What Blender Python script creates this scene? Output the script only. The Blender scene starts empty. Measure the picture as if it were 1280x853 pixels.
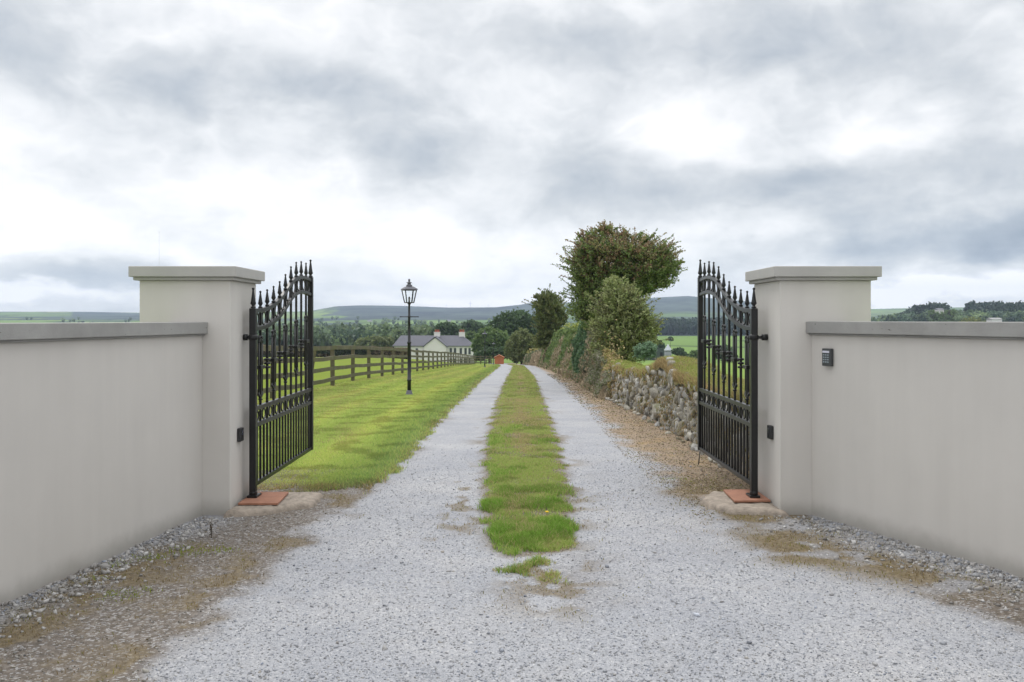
import bpy, math, random
import numpy as np
from mathutils import Vector, Matrix

random.seed(7)
rng = np.random.default_rng(7)
S = bpy.context.scene
COL = S.collection
F = 1140.0            # focal length in photo pixels (1280 wide)
EYE = 1.55
HZ = 400.0            # horizon row in the photo

# ------------------------------------------------------------------ camera
cd = bpy.data.cameras.new('camera')
cam = bpy.data.objects.new('camera', cd)
COL.objects.link(cam)
cam.location = (0, 0, EYE)
cam.rotation_euler = (math.radians(90), 0, 0)
cd.sensor_width = 36
cd.lens = 36 * F / 1280
cd.shift_y = -(426.5 - HZ) / 1280
cd.clip_start = 0.05
cd.clip_end = 30000
S.camera = cam
S.render.resolution_x, S.render.resolution_y = 1024, 682
S.view_settings.view_transform = 'Standard'
S.view_settings.look = 'None'
S.view_settings.gamma = 1
S.view_settings.use_curve_mapping = False
S.view_settings.exposure = 0.16
S.cycles.volume_bounces = 0
S.cycles.volume_max_steps = 64

# ------------------------------------------------------------------ light
SUN_EL, SUN_AZ = 52, -25          # azimuth from +Y (ahead of the camera), negative = left
sd = bpy.data.lights.new('sun', 'SUN')
sd.energy = 1.1
sd.angle = math.radians(25)
sd.color = (1.0, 0.96, 0.90)
sun = bpy.data.objects.new('sun', sd)
COL.objects.link(sun)
e, a = math.radians(SUN_EL), math.radians(SUN_AZ)
sdir = Vector((math.sin(a) * math.cos(e), math.cos(a) * math.cos(e), math.sin(e)))
sun.rotation_euler = sdir.to_track_quat('Z', 'Y').to_euler()
sun.location = (0, 0, 60)


class NT:
    def __init__(self, tree):
        self.t = tree
        self.n = tree.nodes
        self.l = tree.links

    def node(self, typ, **kw):
        n = self.n.new(typ)
        for k, v in kw.items():
            setattr(n, k, v)
        return n

    def link(self, a, b):
        self.l.new(a, b)

    def put(self, sock, v):
        if hasattr(v, 'is_output') or isinstance(v, bpy.types.NodeSocket):
            self.l.new(v, sock)
        else:
            sock.default_value = v

    def math(self, op, a, b=None, c=None, clamp=False):
        n = self.n.new('ShaderNodeMath')
        n.operation = op
        n.use_clamp = clamp
        self.put(n.inputs[0], a)
        if b is not None:
            self.put(n.inputs[1], b)
        if c is not None:
            self.put(n.inputs[2], c)
        return n.outputs[0]

    def vmath(self, op, a, b=None, out=0):
        n = self.n.new('ShaderNodeVectorMath')
        n.operation = op
        self.put(n.inputs[0], a)
        if b is not None:
            if op == 'SCALE':
                self.put(n.inputs[3], b)
            else:
                self.put(n.inputs[1], b)
        return n.outputs[out]

    def noise(self, vec, scale, detail=3, rough=0.5, dist=0.0, out=0):
        n = self.n.new('ShaderNodeTexNoise')
        if vec is not None:
            self.l.new(vec, n.inputs['Vector'])
        n.inputs['Scale'].default_value = scale
        n.inputs['Detail'].default_value = detail
        n.inputs['Roughness'].default_value = rough
        n.inputs['Distortion'].default_value = dist
        return n.outputs[out]

    def voronoi(self, vec, scale, feature='F1', out='Distance', rand=1.0):
        n = self.n.new('ShaderNodeTexVoronoi')
        n.feature = feature
        self.l.new(vec, n.inputs['Vector'])
        n.inputs['Scale'].default_value = scale
        n.inputs['Randomness'].default_value = rand
        return n.outputs[out]

    def ramp(self, fac, stops, interp='LINEAR'):
        n = self.n.new('ShaderNodeValToRGB')
        n.color_ramp.interpolation = interp
        e = n.color_ramp.elements
        while len(e) > 1:
            e.remove(e[-1])
        for i, (p, c) in enumerate(stops):
            if i == 0:
                e[0].position = p
                x = e[0]
            else:
                x = e.new(p)
            if not isinstance(c, (tuple, list)):
                c = (c, c, c)
            x.color = (*c[:3], 1)
        self.l.new(fac, n.inputs[0])
        return n.outputs[0]

    def mapr(self, v, a, b, c=0.0, d=1.0, smooth=False):
        n = self.n.new('ShaderNodeMapRange')
        n.interpolation_type = 'SMOOTHSTEP' if smooth else 'LINEAR'
        self.put(n.inputs[0], v)
        for i, x in enumerate((a, b, c, d)):
            n.inputs[i + 1].default_value = x
        return n.outputs[0]

    def mix(self, fac, a, b, blend='MIX'):
        n = self.n.new('ShaderNodeMix')
        n.data_type = 'RGBA'
        n.blend_type = blend
        self.put(n.inputs[0], fac)
        for s, v in ((n.inputs[6], a), (n.inputs[7], b)):
            if isinstance(v, tuple):
                v = (*v[:3], 1)
            self.put(s, v)
        return n.outputs[2]

    def mapping(self, vec, loc=(0, 0, 0), scale=(1, 1, 1), rot=(0, 0, 0)):
        n = self.n.new('ShaderNodeMapping')
        self.l.new(vec, n.inputs[0])
        n.inputs['Location'].default_value = loc
        n.inputs['Rotation'].default_value = rot
        n.inputs['Scale'].default_value = scale
        return n.outputs[0]

    def bump(self, h, strength=0.5, dist=0.01):
        n = self.n.new('ShaderNodeBump')
        n.inputs['Strength'].default_value = strength
        n.inputs['Distance'].default_value = dist
        self.l.new(h, n.inputs['Height'])
        return n.outputs[0]


# ------------------------------------------------------------------ sky (world)
W = bpy.data.worlds.new('World')
S.world = W
W.use_nodes = True
w = NT(W.node_tree)
w.n.clear()
out = w.node('ShaderNodeOutputWorld')
sky = w.node('ShaderNodeTexSky', sky_type='NISHITA')
sky.sun_disc = False
sky.sun_elevation = math.radians(SUN_EL)
sky.sun_rotation = math.radians(SUN_AZ)
bg1 = w.node('ShaderNodeBackground')
bg1.inputs[1].default_value = 0.12
w.link(sky.outputs[0], bg1.inputs[0])
tc = w.node('ShaderNodeTexCoord')
d = tc.outputs['Generated']
sep = w.node('ShaderNodeSeparateXYZ')
w.link(d, sep.inputs[0])
dx, dy, dz = sep.outputs
den = w.math('ADD', w.math('MAXIMUM', dz, 0.0), 0.16)
comb = w.node('ShaderNodeCombineXYZ')
w.link(w.math('DIVIDE', dx, den), comb.inputs[0])
w.link(w.math('DIVIDE', dy, den), comb.inputs[1])
pl = comb.outputs[0]                                  # direction projected on the cloud deck
nwp = w.noise(w.mapping(pl, (5.5, 2.2, 0)), 1.5, 5, 0.55, 0.0, 1)
plw = w.vmath('ADD', pl, w.vmath('SCALE', w.vmath('SUBTRACT', nwp, (0.5, 0.5, 0.5)), 0.55))
n1 = w.noise(w.mapping(plw, (3.1, 1.7, 0), (1.0, 1.0, 1)), 1.3, 10, 0.55, 0.0)
nwd = w.noise(w.mapping(d, (2.2, 0.4, 1.0), (1.0, 1.0, 1.3)), 9.0, 4, 0.5, 0.0, 1)
dw = w.vmath('ADD', d, w.vmath('SCALE', w.vmath('SUBTRACT', nwd, (0.5, 0.5, 0.5)), 0.10))
n2 = w.noise(w.mapping(dw, (1.3, 4.2, 2.0), (1.0, 1.0, 1.55)), 7.0, 9, 0.55, 0.0)
# rounded cumulus lobes: billowed noise
n3 = w.noise(w.mapping(dw, (7.1, 2.9, 5.0), (1.0, 1.0, 1.5)), 5.5, 7, 0.50, 0.0)
bil = w.math('ABSOLUTE', w.math('SUBTRACT', n3, 0.5))
# azimuth / elevation, warped by noise: where the larger cloud masses stand
az = w.math('ARCTAN2', dx, dy)
el = w.math('ARCSINE', dz)
nw = w.noise(w.mapping(d, (0, 0, 0), (1, 1, 2.2)), 7.0, 7, 0.55, 0.0, 1)
c2 = w.node('ShaderNodeCombineXYZ')
w.link(az, c2.inputs[0])
w.link(el, c2.inputs[1])
warp = w.vmath('SCALE', w.vmath('SUBTRACT', nw, (0.5, 0.5, 0.5)), 0.20)
sepw = w.node('ShaderNodeSeparateXYZ')
w.link(warp, sepw.inputs[0])
cw = w.node('ShaderNodeCombineXYZ')
w.link(sepw.outputs[0], cw.inputs[0])
w.link(w.math('MULTIPLY', sepw.outputs[1], 0.6), cw.inputs[1])
ae = w.vmath('ADD', c2.outputs[0], cw.outputs[0])


def blob(px, py, rx, ry, rot=0):
    A = math.atan((px - 640) / F)
    E = math.atan((HZ - py) / F * math.cos(A))
    sx, sy = F / rx, F / ry
    m1 = w.vmath('SUBTRACT', ae, (A, E, 0))
    if rot:
        m1 = w.mapping(m1, (0, 0, 0), (1, 1, 1), (0, 0, math.radians(rot)))
    m2 = w.vmath('MULTIPLY', m1, (sx, sy, 0))
    ln = w.vmath('LENGTH', m2, None, 1)
    return w.mapr(ln, 0.15, 1.25, 1.0, 0.0, True)


acc = None
for (px, py, rx, ry, amp, rot) in [
        (430, 150, 150, 75, -0.26, 35), (60, 60, 200, 80, -0.20, 0), (250, 70, 90, 90, -0.12, 0),
        (560, 205, 70, 60, -0.17, 0), (900, 55, 170, 50, -0.14, 0), (1110, 60, 190, 70, -0.20, 0),
        (700, 205, 110, 60, -0.14, 0), (900, 240, 170, 45, -0.18, -5), (1190, 300, 210, 46, -0.46, 0),
        (1130, 225, 180, 45, -0.20, 0), (80, 340, 150, 30, -0.22, 0), (900, 330, 90, 20, -0.10, 0),
        (480, 330, 200, 18, -0.08, 0), (620, 60, 120, 60, -0.08, 0), (1260, 150, 60, 60, -0.10, 0),
        (230, 275, 380, 80, 0.20, 0), (860, 150, 110, 40, 0.10, 0), (1080, 165, 220, 30, 0.08, 0),
        (600, 330, 260, 50, 0.14, 0), (1150, 372, 140, 17, 0.48, 0), (40, 372, 180, 14, 0.30, 0), (560, 372, 300, 16, 0.15, 0),
        (780, 40, 60, 60, 0.03, 0), (960, 290, 90, 30, 0.06, 0)]:
    v = w.math('MULTIPLY', blob(px, py, rx, ry, rot), amp)
    acc = v if acc is None else w.math('ADD', acc, v)
tone = w.math('ADD', w.math('MULTIPLY', w.math('SUBTRACT', n1, 0.5), 0.55),
              w.math('MULTIPLY', w.math('SUBTRACT', n2, 0.5), 0.75))
tone = w.math('ADD', tone, w.math('MULTIPLY', w.math('SUBTRACT', bil, 0.10), -1.3))
tone = w.math('ADD', w.math('ADD', tone, 0.65), w.math('MULTIPLY', acc, 1.25))
cloudcol = w.ramp(tone, [(0.0, (0.26, 0.31, 0.38)), (0.25, (0.42, 0.465, 0.52)), (0.5, (0.625, 0.65, 0.675)),
                         (0.68, (0.80, 0.815, 0.83)), (0.86, (0.95, 0.95, 0.955)), (1.0, (1.06, 1.05, 1.04))])
# an overcast sky is brighter towards the zenith (above the frame)
zen = w.math('MULTIPLY', w.mapr(dz, 0.36, 0.95, 1.0, 2.4, True), w.mapr(dz, 0.0, 0.15, 1.22, 1.0, True))
bg2 = w.node('ShaderNodeBackground')
w.link(cloudcol, bg2.inputs[0])
w.link(w.math('MULTIPLY', zen, 1.0), bg2.inputs[1])
mixs = w.node('ShaderNodeMixShader')
mixs.inputs[0].default_value = 0.95
w.link(bg1.outputs[0], mixs.inputs[1])
w.link(bg2.outputs[0], mixs.inputs[2])
w.link(mixs.outputs[0], out.inputs[0])
W.cycles.sampling_method = 'MANUAL'
W.cycles.sample_map_resolution = 512


# ------------------------------------------------------------------ numpy noise
def _hash(ix, iy, seed):
    h = (ix.astype(np.int64) * 374761393 + iy.astype(np.int64) * 668265263 + seed * 1442695041) & 0xffffffff
    h = ((h ^ (h >> 13)) * 1274126177) & 0xffffffff
    h = (h ^ (h >> 16)) & 0xffffffff
    return h / 4294967295.0


def vnoise(x, y, seed=0):
    x = np.asarray(x, float)
    y = np.asarray(y, float)
    ix = np.floor(x).astype(np.int64)
    iy = np.floor(y).astype(np.int64)
    fx, fy = x - ix, y - iy
    fx = fx * fx * (3 - 2 * fx)
    fy = fy * fy * (3 - 2 * fy)
    a = _hash(ix, iy, seed)
    b = _hash(ix + 1, iy, seed)
    c = _hash(ix, iy + 1, seed)
    dd = _hash(ix + 1, iy + 1, seed)
    return (a * (1 - fx) + b * fx) * (1 - fy) + (c * (1 - fx) + dd * fx) * fy


def fbm(x, y, seed=0, octv=4):
    s, a, t = 0, 0.5, 0
    for o in range(octv):
        s = s + a * vnoise(x * 2 ** o + 17.3 * o, y * 2 ** o - 9.1 * o, seed + o)
        t += a
        a *= 0.5
    return s / t


def sstep(a, b, x):
    t = np.clip((np.asarray(x, float) - a) / (b - a), 0, 1)
    return t * t * (3 - 2 * t)


# ------------------------------------------------------------------ lie of the land
GY = np.array([-60, 0, 8, 14, 18, 24, 33, 47, 70, 88, 118, 150, 200, 230, 300, 500, 800, 1200, 1600.])
GZ = np.array([0, 0, 0, -.10, -.20, -.42, -.66, -1.23, -2.17, -2.9, -4.3, -5.7, -7.9, -9.3, -11, -14, -12, -6, 0.])
SKX = np.array([-900, 0, 100, 175, 250, 385, 420, 450, 500, 560, 620, 650, 665, 700, 760, 820, 860, 880, 940, 1000, 1090, 1150, 1280, 2200.])
SKY_ = np.array([388, 390, 390, 391, 391, 389.5, 383.5, 382.5, 383, 385, 384.5, 381.5, 379, 379, 378, 373, 371, 373, 378, 383, 387, 386, 384, 388.])
RIDGE = 3600.0


def ground(x, y):
    x = np.asarray(x, float)
    y = np.asarray(y, float)
    z = np.interp(y, GY, GZ)
    u = x / np.maximum(y, 1.0)
    px = 640 + F * u
    # paddock behind the fence stands a little higher
    z = z + 1.1 * sstep(8, 24, -x) * sstep(80, 150, y) * (1 - sstep(170, 215, y))
    # rise on the right carrying woods
    z = z + 11.0 * sstep(0.33, 0.47, u) * sstep(350, 650, y) * (1 - 0.55 * sstep(900, 1600, y))
    ridge = EYE + (HZ - np.interp(px, SKX, SKY_)) * RIDGE / F
    t = sstep(1500, RIDGE, y)
    far = z * (1 - t) + ridge * t
    far = far - sstep(RIDGE, RIDGE * 2.2, y) * 160
    far = far + t * (1 - sstep(RIDGE, RIDGE * 1.2, y)) * 5 * (fbm(x / 500, y / 700, 5, 4) - 0.5)
    z = np.where(y > 1500, far, z)
    # unevenness
    z = z + 0.03 * (fbm(x / 2.5, y / 2.5, 11, 3) - 0.5) * sstep(1.5, 4, np.abs(x)) * (np.abs(y) < 300)
    return z


def gz(x, y):
    return float(ground(np.array([x]), np.array([y]))[0])


# driveway edges (X as a function of Y)
def strip_edges(y):
    l = np.interp(y, [5.9, 6.3, 7.36, 8.3, 11, 22, 44, 88, 130], [-.02, -.13, -.19, -.23, -.31, -.30, -.12, .15, -.6])
    r = np.interp(y, [5.9, 6.3, 7.36, 7.9, 8.3, 8.5, 11, 22, 44, 88, 130], [.26, .37, .43, .47, .62, .51, .55, .72, .97, 1.15, .3])
    return l, r


def left_edge(y):
    return np.interp(y, [0, 4, 6, 7.4, 8.3, 9.0, 9.8, 14, 37, 88, 120, 160], [-1.62, -1.55, -1.42, -1.36, -1.36, -1.26, -1.2, -1.2, -1.14, -1.16, -1.7, -4])


def right_edge(y):
    return np.interp(y, [0, 4.4, 5.2, 6.1, 7.4, 8.8, 11.2, 17, 32, 80, 120, 160], [3.2, 2.5, 2.1, 1.6, 1.52, 1.45, 1.38, 1.5, 1.68, 2.1, 1.6, -1])


# ------------------------------------------------------------------ object helpers
def tag(o, label=None, cat=None, group=None, kind=None):
    if label:
        o['label'] = label
    if cat:
        o['category'] = cat
    if group:
        o['group'] = group
    if kind:
        o['kind'] = kind
    return o


def empty(name, loc=(0, 0, 0), rz=0.0, label=None, cat=None, group=None):
    o = bpy.data.objects.new(name, None)
    COL.objects.link(o)
    o.location = loc
    o.rotation_euler = (0, 0, rz)
    o.empty_display_size = 0.2
    return tag(o, label, cat, group)


def meshnp(name, verts, faces, mat, parent=None, cols=None, smooth=False):
    verts = np.asarray(verts, np.float32).reshape(-1, 3)
    faces = np.asarray(faces, np.int32)
    k = faces.shape[1]
    me = bpy.data.meshes.new(name)
    me.vertices.add(len(verts))
    me.vertices.foreach_set('co', verts.ravel())
    me.loops.add(faces.size)
    me.loops.foreach_set('vertex_index', faces.ravel())
    me.polygons.add(len(faces))
    me.polygons.foreach_set('loop_start', np.arange(0, faces.size, k, dtype=np.int32))
    me.polygons.foreach_set('loop_total', np.full(len(faces), k, np.int32))
    if smooth:
        me.polygons.foreach_set('use_smooth', np.ones(len(faces), bool))
    me.update(calc_edges=True)
    if cols is not None:
        cols = np.asarray(cols, np.float32)
        if cols.shape[1] == 3:
            cols = np.concatenate([cols, np.ones((len(cols), 1), np.float32)], 1)
        ca = me.color_attributes.new('Col', 'FLOAT_COLOR', 'POINT')
        ca.data.foreach_set('color', cols.ravel())
    me.materials.append(mat)
    o = bpy.data.objects.new(name, me)
    COL.objects.link(o)
    if parent is not None:
        o.parent = parent
    return o


class MB:
    """collects polygons for one mesh"""
    def __init__(self):
        self.v, self.f, self.s = [], [], []

    def add(self, vs, fs, smooth=False):
        b = len(self.v)
        self.v += [tuple(p) for p in vs]
        self.f += [tuple(i + b for i in f) for f in fs]
        self.s += [smooth] * len(fs)

    def box(self, x0, x1, y0, y1, z0, z1):
        self.add([(x0, y0, z0), (x1, y0, z0), (x1, y1, z0), (x0, y1, z0), (x0, y0, z1), (x1, y0, z1), (x1, y1, z1), (x0, y1, z1)],
                 [(0, 3, 2, 1), (4, 5, 6, 7), (0, 1, 5, 4), (1, 2, 6, 5), (2, 3, 7, 6), (3, 0, 4, 7)])

    def prism(self, pts, y0, y1):
        """polygon in x,z extruded along y"""
        n = len(pts)
        vs = [(p[0], y0, p[1]) for p in pts] + [(p[0], y1, p[1]) for p in pts]
        fs = [tuple(range(n)), tuple(range(2 * n - 1, n - 1, -1))]
        fs += [(i, i + n, (i + 1) % n + n, (i + 1) % n) for i in range(n)]
        self.add(vs, fs)

    def lathe(self, prof, c=(0, 0, 0), n=16, ang=0.0, smooth=True, sq=False):
        """profile [(r,z)] about vertical axis"""
        vs, fs = [], []
        for (r, z) in prof:
            for i in range(n):
                t = ang + 2 * math.pi * i / n
                vs.append((c[0] + r * math.cos(t), c[1] + r * math.sin(t), c[2] + z))
        for j in range(len(prof) - 1):
            for i in range(n):
                a_, b_ = j * n + i, j * n + (i + 1) % n
                fs.append((a_, b_, b_ + n, a_ + n))
        fs.append(tuple(range(n - 1, -1, -1)))
        m = (len(prof) - 1) * n
        fs.append(tuple(range(m, m + n)))
        self.add(vs, fs, smooth)

    def tube(self, pts, rad, n=8, smooth=True, closed=False):
        pts = [Vector(p) for p in pts]
        if not isinstance(rad, (list, tuple)):
            rad = [rad] * len(pts)
        vs, fs = [], []
        N = len(pts)
        for i, p in enumerate(pts):
            if closed:
                t = (pts[(i + 1) % N] - pts[i - 1]).normalized()
            else:
                t = (pts[min(i + 1, N - 1)] - pts[max(i - 1, 0)]).normalized()
            up = Vector((1, 0, 0)) if abs(t.x) < 0.8 else Vector((0, 0, 1))
            u_ = t.cross(up).normalized()
            v_ = t.cross(u_)
            for k in range(n):
                q = 2 * math.pi * k / n
                vs.append(p + (u_ * math.cos(q) + v_ * math.sin(q)) * rad[i])
        for j in range(N if closed else N - 1):
            for k in range(n):
                a_, b_ = j * n + k, j * n + (k + 1) % n
                c_, d_ = ((j + 1) % N) * n + (k + 1) % n, ((j + 1) % N) * n + k
                fs.append((a_, b_, c_, d_))
        if not closed:
            fs.append(tuple(range(n - 1, -1, -1)))
            fs.append(tuple(range((N - 1) * n, N * n)))
        self.add(vs, fs, smooth)

    def build(self, name, mat, parent=None, bevel=0.0, segs=2):
        me = bpy.data.meshes.new(name)
        me.from_pydata(self.v, [], self.f)
        me.polygons.foreach_set('use_smooth', self.s)
        me.materials.append(mat)
        me.update()
        o = bpy.data.objects.new(name, me)
        COL.objects.link(o)
        if parent is not None:
            o.parent = parent
        if bevel:
            m = o.modifiers.new('bevel', 'BEVEL')
            m.width = bevel
            m.segments = segs
            m.limit_method = 'ANGLE'
        return o


def copy_tree(o, parent=None):
    c = o.copy()
    COL.objects.link(c)
    c.parent = parent
    for ch in [x for x in bpy.data.objects if x.parent == o]:
        copy_tree(ch, c)
    return c


# ------------------------------------------------------------------ materials
def newmat(name):
    m = bpy.data.materials.new(name)
    m.use_nodes = True
    t = NT(m.node_tree)
    p = m.node_tree.nodes['Principled BSDF']
    return m, t, p


def simple(name, col, rough=0.6, metal=0.0, var=0.12, scale=8.0, bump=0.0, bscale=60):
    m, t, p = newmat(name)
    co = t.node('ShaderNodeTexCoord').outputs['Object']
    n = t.noise(co, scale, 5, 0.6)
    c = t.mix(n, tuple(x * (1 - var) for x in col), tuple(min(1, x * (1 + var)) for x in col))
    t.link(c, p.inputs['Base Color'])
    p.inputs['Roughness'].default_value = rough
    p.inputs['Metallic'].default_value = metal
    if bump:
        t.link(t.bump(t.noise(co, bscale, 4, 0.6), bump, 0.01), p.inputs['Normal'])
    return m


def render_mat(name, col, streak=0.06, bumpy=0.12):
    """painted sand-cement render: faint mottling, rain streaks, fine grain"""
    m, t, p = newmat(name)
    co = t.node('ShaderNodeTexCoord').outputs['Object']
    a_ = t.noise(co, 1.3, 6, 0.6)
    b_ = t.noise(t.mapping(co, scale=(5, 5, 0.35)), 1.6, 4, 0.55)
    f = t.math('ADD', t.math('MULTIPLY', a_, 0.6), t.math('MULTIPLY', b_, 0.4))
    c = t.mix(t.mapr(f, 0.3, 0.7), tuple(x * (1 - streak) for x in col), tuple(x * (1 + streak) for x in col))
    # splash-back dirt close to the ground
    geo = t.node('ShaderNodeNewGeometry')
    sx = t.node('ShaderNodeSeparateXYZ')
    t.link(geo.outputs['Position'], sx.inputs[0])
    n3 = t.noise(co, 5, 5, 0.65)
    dirt = t.mapr(t.math('ADD', sx.outputs[2], t.math('MULTIPLY', n3, -0.12)), -0.06, 0.10, 0.55, 0.0, True)
    c = t.mix(dirt, c, (0.20, 0.185, 0.16))
    t.link(c, p.inputs['Base Color'])
    p.inputs['Roughness'].default_value = 0.85
    g = t.noise(co, 230, 3, 0.7)
    g2 = t.noise(co, 9, 4, 0.5)
    h = t.math('ADD', t.math('MULTIPLY', g, 0.25), g2)
    t.link(t.bump(h, bumpy, 0.01), p.inputs['Normal'])
    return m


M = {}
M['wall'] = render_mat('grey_render', (0.56, 0.535, 0.50))


def cop_mat():
    m, t, p = newmat('cast_concrete_coping')
    co = t.node('ShaderNodeTexCoord').outputs['Object']
    n = t.noise(co, 3, 8, 0.65)
    c = t.mix(t.mapr(n, 0.3, 0.7), (0.25, 0.245, 0.235), (0.34, 0.335, 0.32))
    pit = t.noise(t.mapping(co, scale=(1, 1, 2)), 16, 3, 0.6)
    c = t.mix(t.mapr(pit, 0.70, 0.74), c, (0.10, 0.095, 0.09))
    pale = t.noise(co, 9, 6, 0.75)
    c = t.mix(t.mapr(pale, 0.62, 0.75, 0, 0.5), c, (0.45, 0.45, 0.43))
    t.link(c, p.inputs['Base Color'])
    p.inputs['Roughness'].default_value = 0.8
    t.link(t.bump(t.noise(co, 90, 5, 0.6), 0.25, 0.008), p.inputs['Normal'])
    return m


M['coping'] = cop_mat()
M['iron'] = simple('black_painted_iron', (0.006, 0.006, 0.0065), 0.33, 0.0, 0.25, 30, 0.08, 140)
M['iron'].node_tree.nodes['Principled BSDF'].inputs['Specular IOR Level'].default_value = 0.5
M['black_plastic'] = simple('black_plastic', (0.02, 0.02, 0.022), 0.4)
M['keypad'] = simple('gunmetal_casing', (0.09, 0.095, 0.10), 0.35, 0.6)
M['strip'] = simple('pale_strip', (0.6, 0.6, 0.68), 0.4)
M['button'] = simple('grey_button', (0.28, 0.33, 0.36), 0.4)
M['tile'] = simple('terracotta', (0.31, 0.145, 0.09), 0.8, 0, 0.4, 9, 0.3, 60)
M['concrete'] = simple('rough_concrete', (0.29, 0.245, 0.20), 0.95, 0, 0.75, 16, 1.0, 34)
M['lamp_black'] = simple('black_lamp_paint', (0.012, 0.013, 0.014), 0.35)
M['lamp_grey'] = simple('weathered_lead_paint', (0.10, 0.10, 0.12), 0.5)
M['bulb'] = simple('bulb_holder', (0.12, 0.12, 0.11), 0.5)
mg, tg, pg = newmat('lantern_glass')
pg.inputs['Base Color'].default_value = (0.95, 0.97, 0.96, 1)
pg.inputs['Roughness'].default_value = 0.08
pg.inputs['Transmission Weight'].default_value = 1.0
pg.inputs['IOR'].default_value = 1.02
pg.inputs['Specular IOR Level'].default_value = 0.5
M['glass'] = mg
M['white_wall'] = simple('cream_rendered_wall', (0.72, 0.69, 0.68), 0.9, 0, 0.06, 0.6)
M['slate'] = simple('grey_slate', (0.105, 0.105, 0.125), 0.8, 0, 0.2, 0.5)
M['slate_dark'] = simple('dark_slate', (0.12, 0.12, 0.14), 0.6, 0, 0.2, 0.5)
M['window'] = simple('dark_window', (0.06, 0.065, 0.08), 0.12, 0, 0.1)
M['frame'] = simple('white_frame', (0.7, 0.7, 0.68), 0.5)
M['pot'] = simple('red_clay_pot', (0.42, 0.10, 0.06), 0.8)
M['orange_wood'] = simple('orange_stained_wood', (0.42, 0.13, 0.045), 0.7, 0, 0.15, 3)
M['dark_green_metal'] = simple('dark_green_cladding', (0.055, 0.075, 0.065), 0.6, 0, 0.15, 1)
M['zinc'] = simple('galvanised_sheet', (0.55, 0.57, 0.62), 0.4, 0.4, 0.1, 1)
M['shadowgap'] = simple('black_opening', (0.01, 0.01, 0.012), 0.8)
M['turbine'] = simple('white_turbine', (0.55, 0.57, 0.6), 0.5)
M['bark'] = simple('bark', (0.09, 0.075, 0.06), 0.95, 0, 0.4, 14, 0.8, 40)
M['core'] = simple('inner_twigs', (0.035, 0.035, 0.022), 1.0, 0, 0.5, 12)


def timber():
    m, t, p = newmat('weathered_fence_timber')
    co = t.node('ShaderNodeTexCoord').outputs['Object']
    n = t.noise(co, 2.5, 6, 0.7)
    c = t.mix(t.mapr(n, 0.3, 0.7), (0.08, 0.07, 0.048), (0.18, 0.155, 0.10))
    moss = t.noise(co, 1.4, 5, 0.6)
    c = t.mix(t.mapr(moss, 0.42, 0.62, 0, 0.7), c, (0.105, 0.11, 0.035))
    t.link(c, p.inputs['Base Color'])
    p.inputs['Roughness'].default_value = 0.9
    t.link(t.bump(t.noise(t.mapping(co, scale=(8, 0.6, 8)), 6, 4, 0.6), 0.4, 0.01), p.inputs['Normal'])
    return m


M['timber'] = timber()


def colmat(name, translucent=0.3, rough=0.6, var=0.15):
    """takes each piece's own colour from the mesh; for leaves, blades, twigs"""
    m = bpy.data.materials.new(name)
    m.use_nodes = True
    t = NT(m.node_tree)
    t.n.clear()
    o = t.node('ShaderNodeOutputMaterial')
    at = t.node('ShaderNodeAttribute', attribute_name='Col')
    df = t.node('ShaderNodeBsdfDiffuse')
    t.link(at.outputs['Color'], df.inputs[0])
    last = df.outputs[0]
    if translucent:
        tr = t.node('ShaderNodeBsdfTranslucent')
        t.link(at.outputs['Color'], tr.inputs[0])
        mx = t.node('ShaderNodeMixShader')
        mx.inputs[0].default_value = translucent
        t.link(last, mx.inputs[1])
        t.link(tr.outputs[0], mx.inputs[2])
        last = mx.outputs[0]
    if rough < 0.9:
        gl = t.node('ShaderNodeBsdfGlossy')
        gl.inputs['Roughness'].default_value = rough
        mx = t.node('ShaderNodeMixShader')
        mx.inputs[0].default_value = 0.035
        t.link(last, mx.inputs[1])
        t.link(gl.outputs[0], mx.inputs[2])
        last = mx.outputs[0]
    t.link(last, o.inputs[0])
    return m


M['leaf'] = colmat('leaves', 0.40, 0.5)
M['blade'] = colmat('grass_blades', 0.45, 1.0)
M['twig'] = colmat('twigs', 0.0, 1.0)
M['stone_col'] = colmat('stones', 0.0, 1.0)


def drystone_mat():
    m, t, p = newmat('lichened_fieldstone')
    at = t.node('ShaderNodeAttribute', attribute_name='Col').outputs['Color']
    co = t.node('ShaderNodeTexCoord').outputs['Object']
    n = t.noise(co, 14, 6, 0.7)
    c = t.mix(1.0, at, t.ramp(n, [(0.3, 0.55), (0.7, 1.25)]), 'MULTIPLY')
    li = t.noise(co, 7, 6, 0.75)
    c = t.mix(t.mapr(li, 0.60, 0.66, 0, 0.7), c, (0.42, 0.42, 0.37))
    mo = t.noise(t.mapping(co, (4, 2, 1)), 2.2, 6, 0.75)
    c = t.mix(t.mapr(mo, 0.58, 0.66, 0, 0.75), c, (0.11, 0.11, 0.03))
    t.link(c, p.inputs['Base Color'])
    p.inputs['Roughness'].default_value = 0.95
    t.link(t.bump(t.noise(co, 45, 6, 0.7), 0.9, 0.02), p.inputs['Normal'])
    return m


M['drystone'] = drystone_mat()


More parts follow.
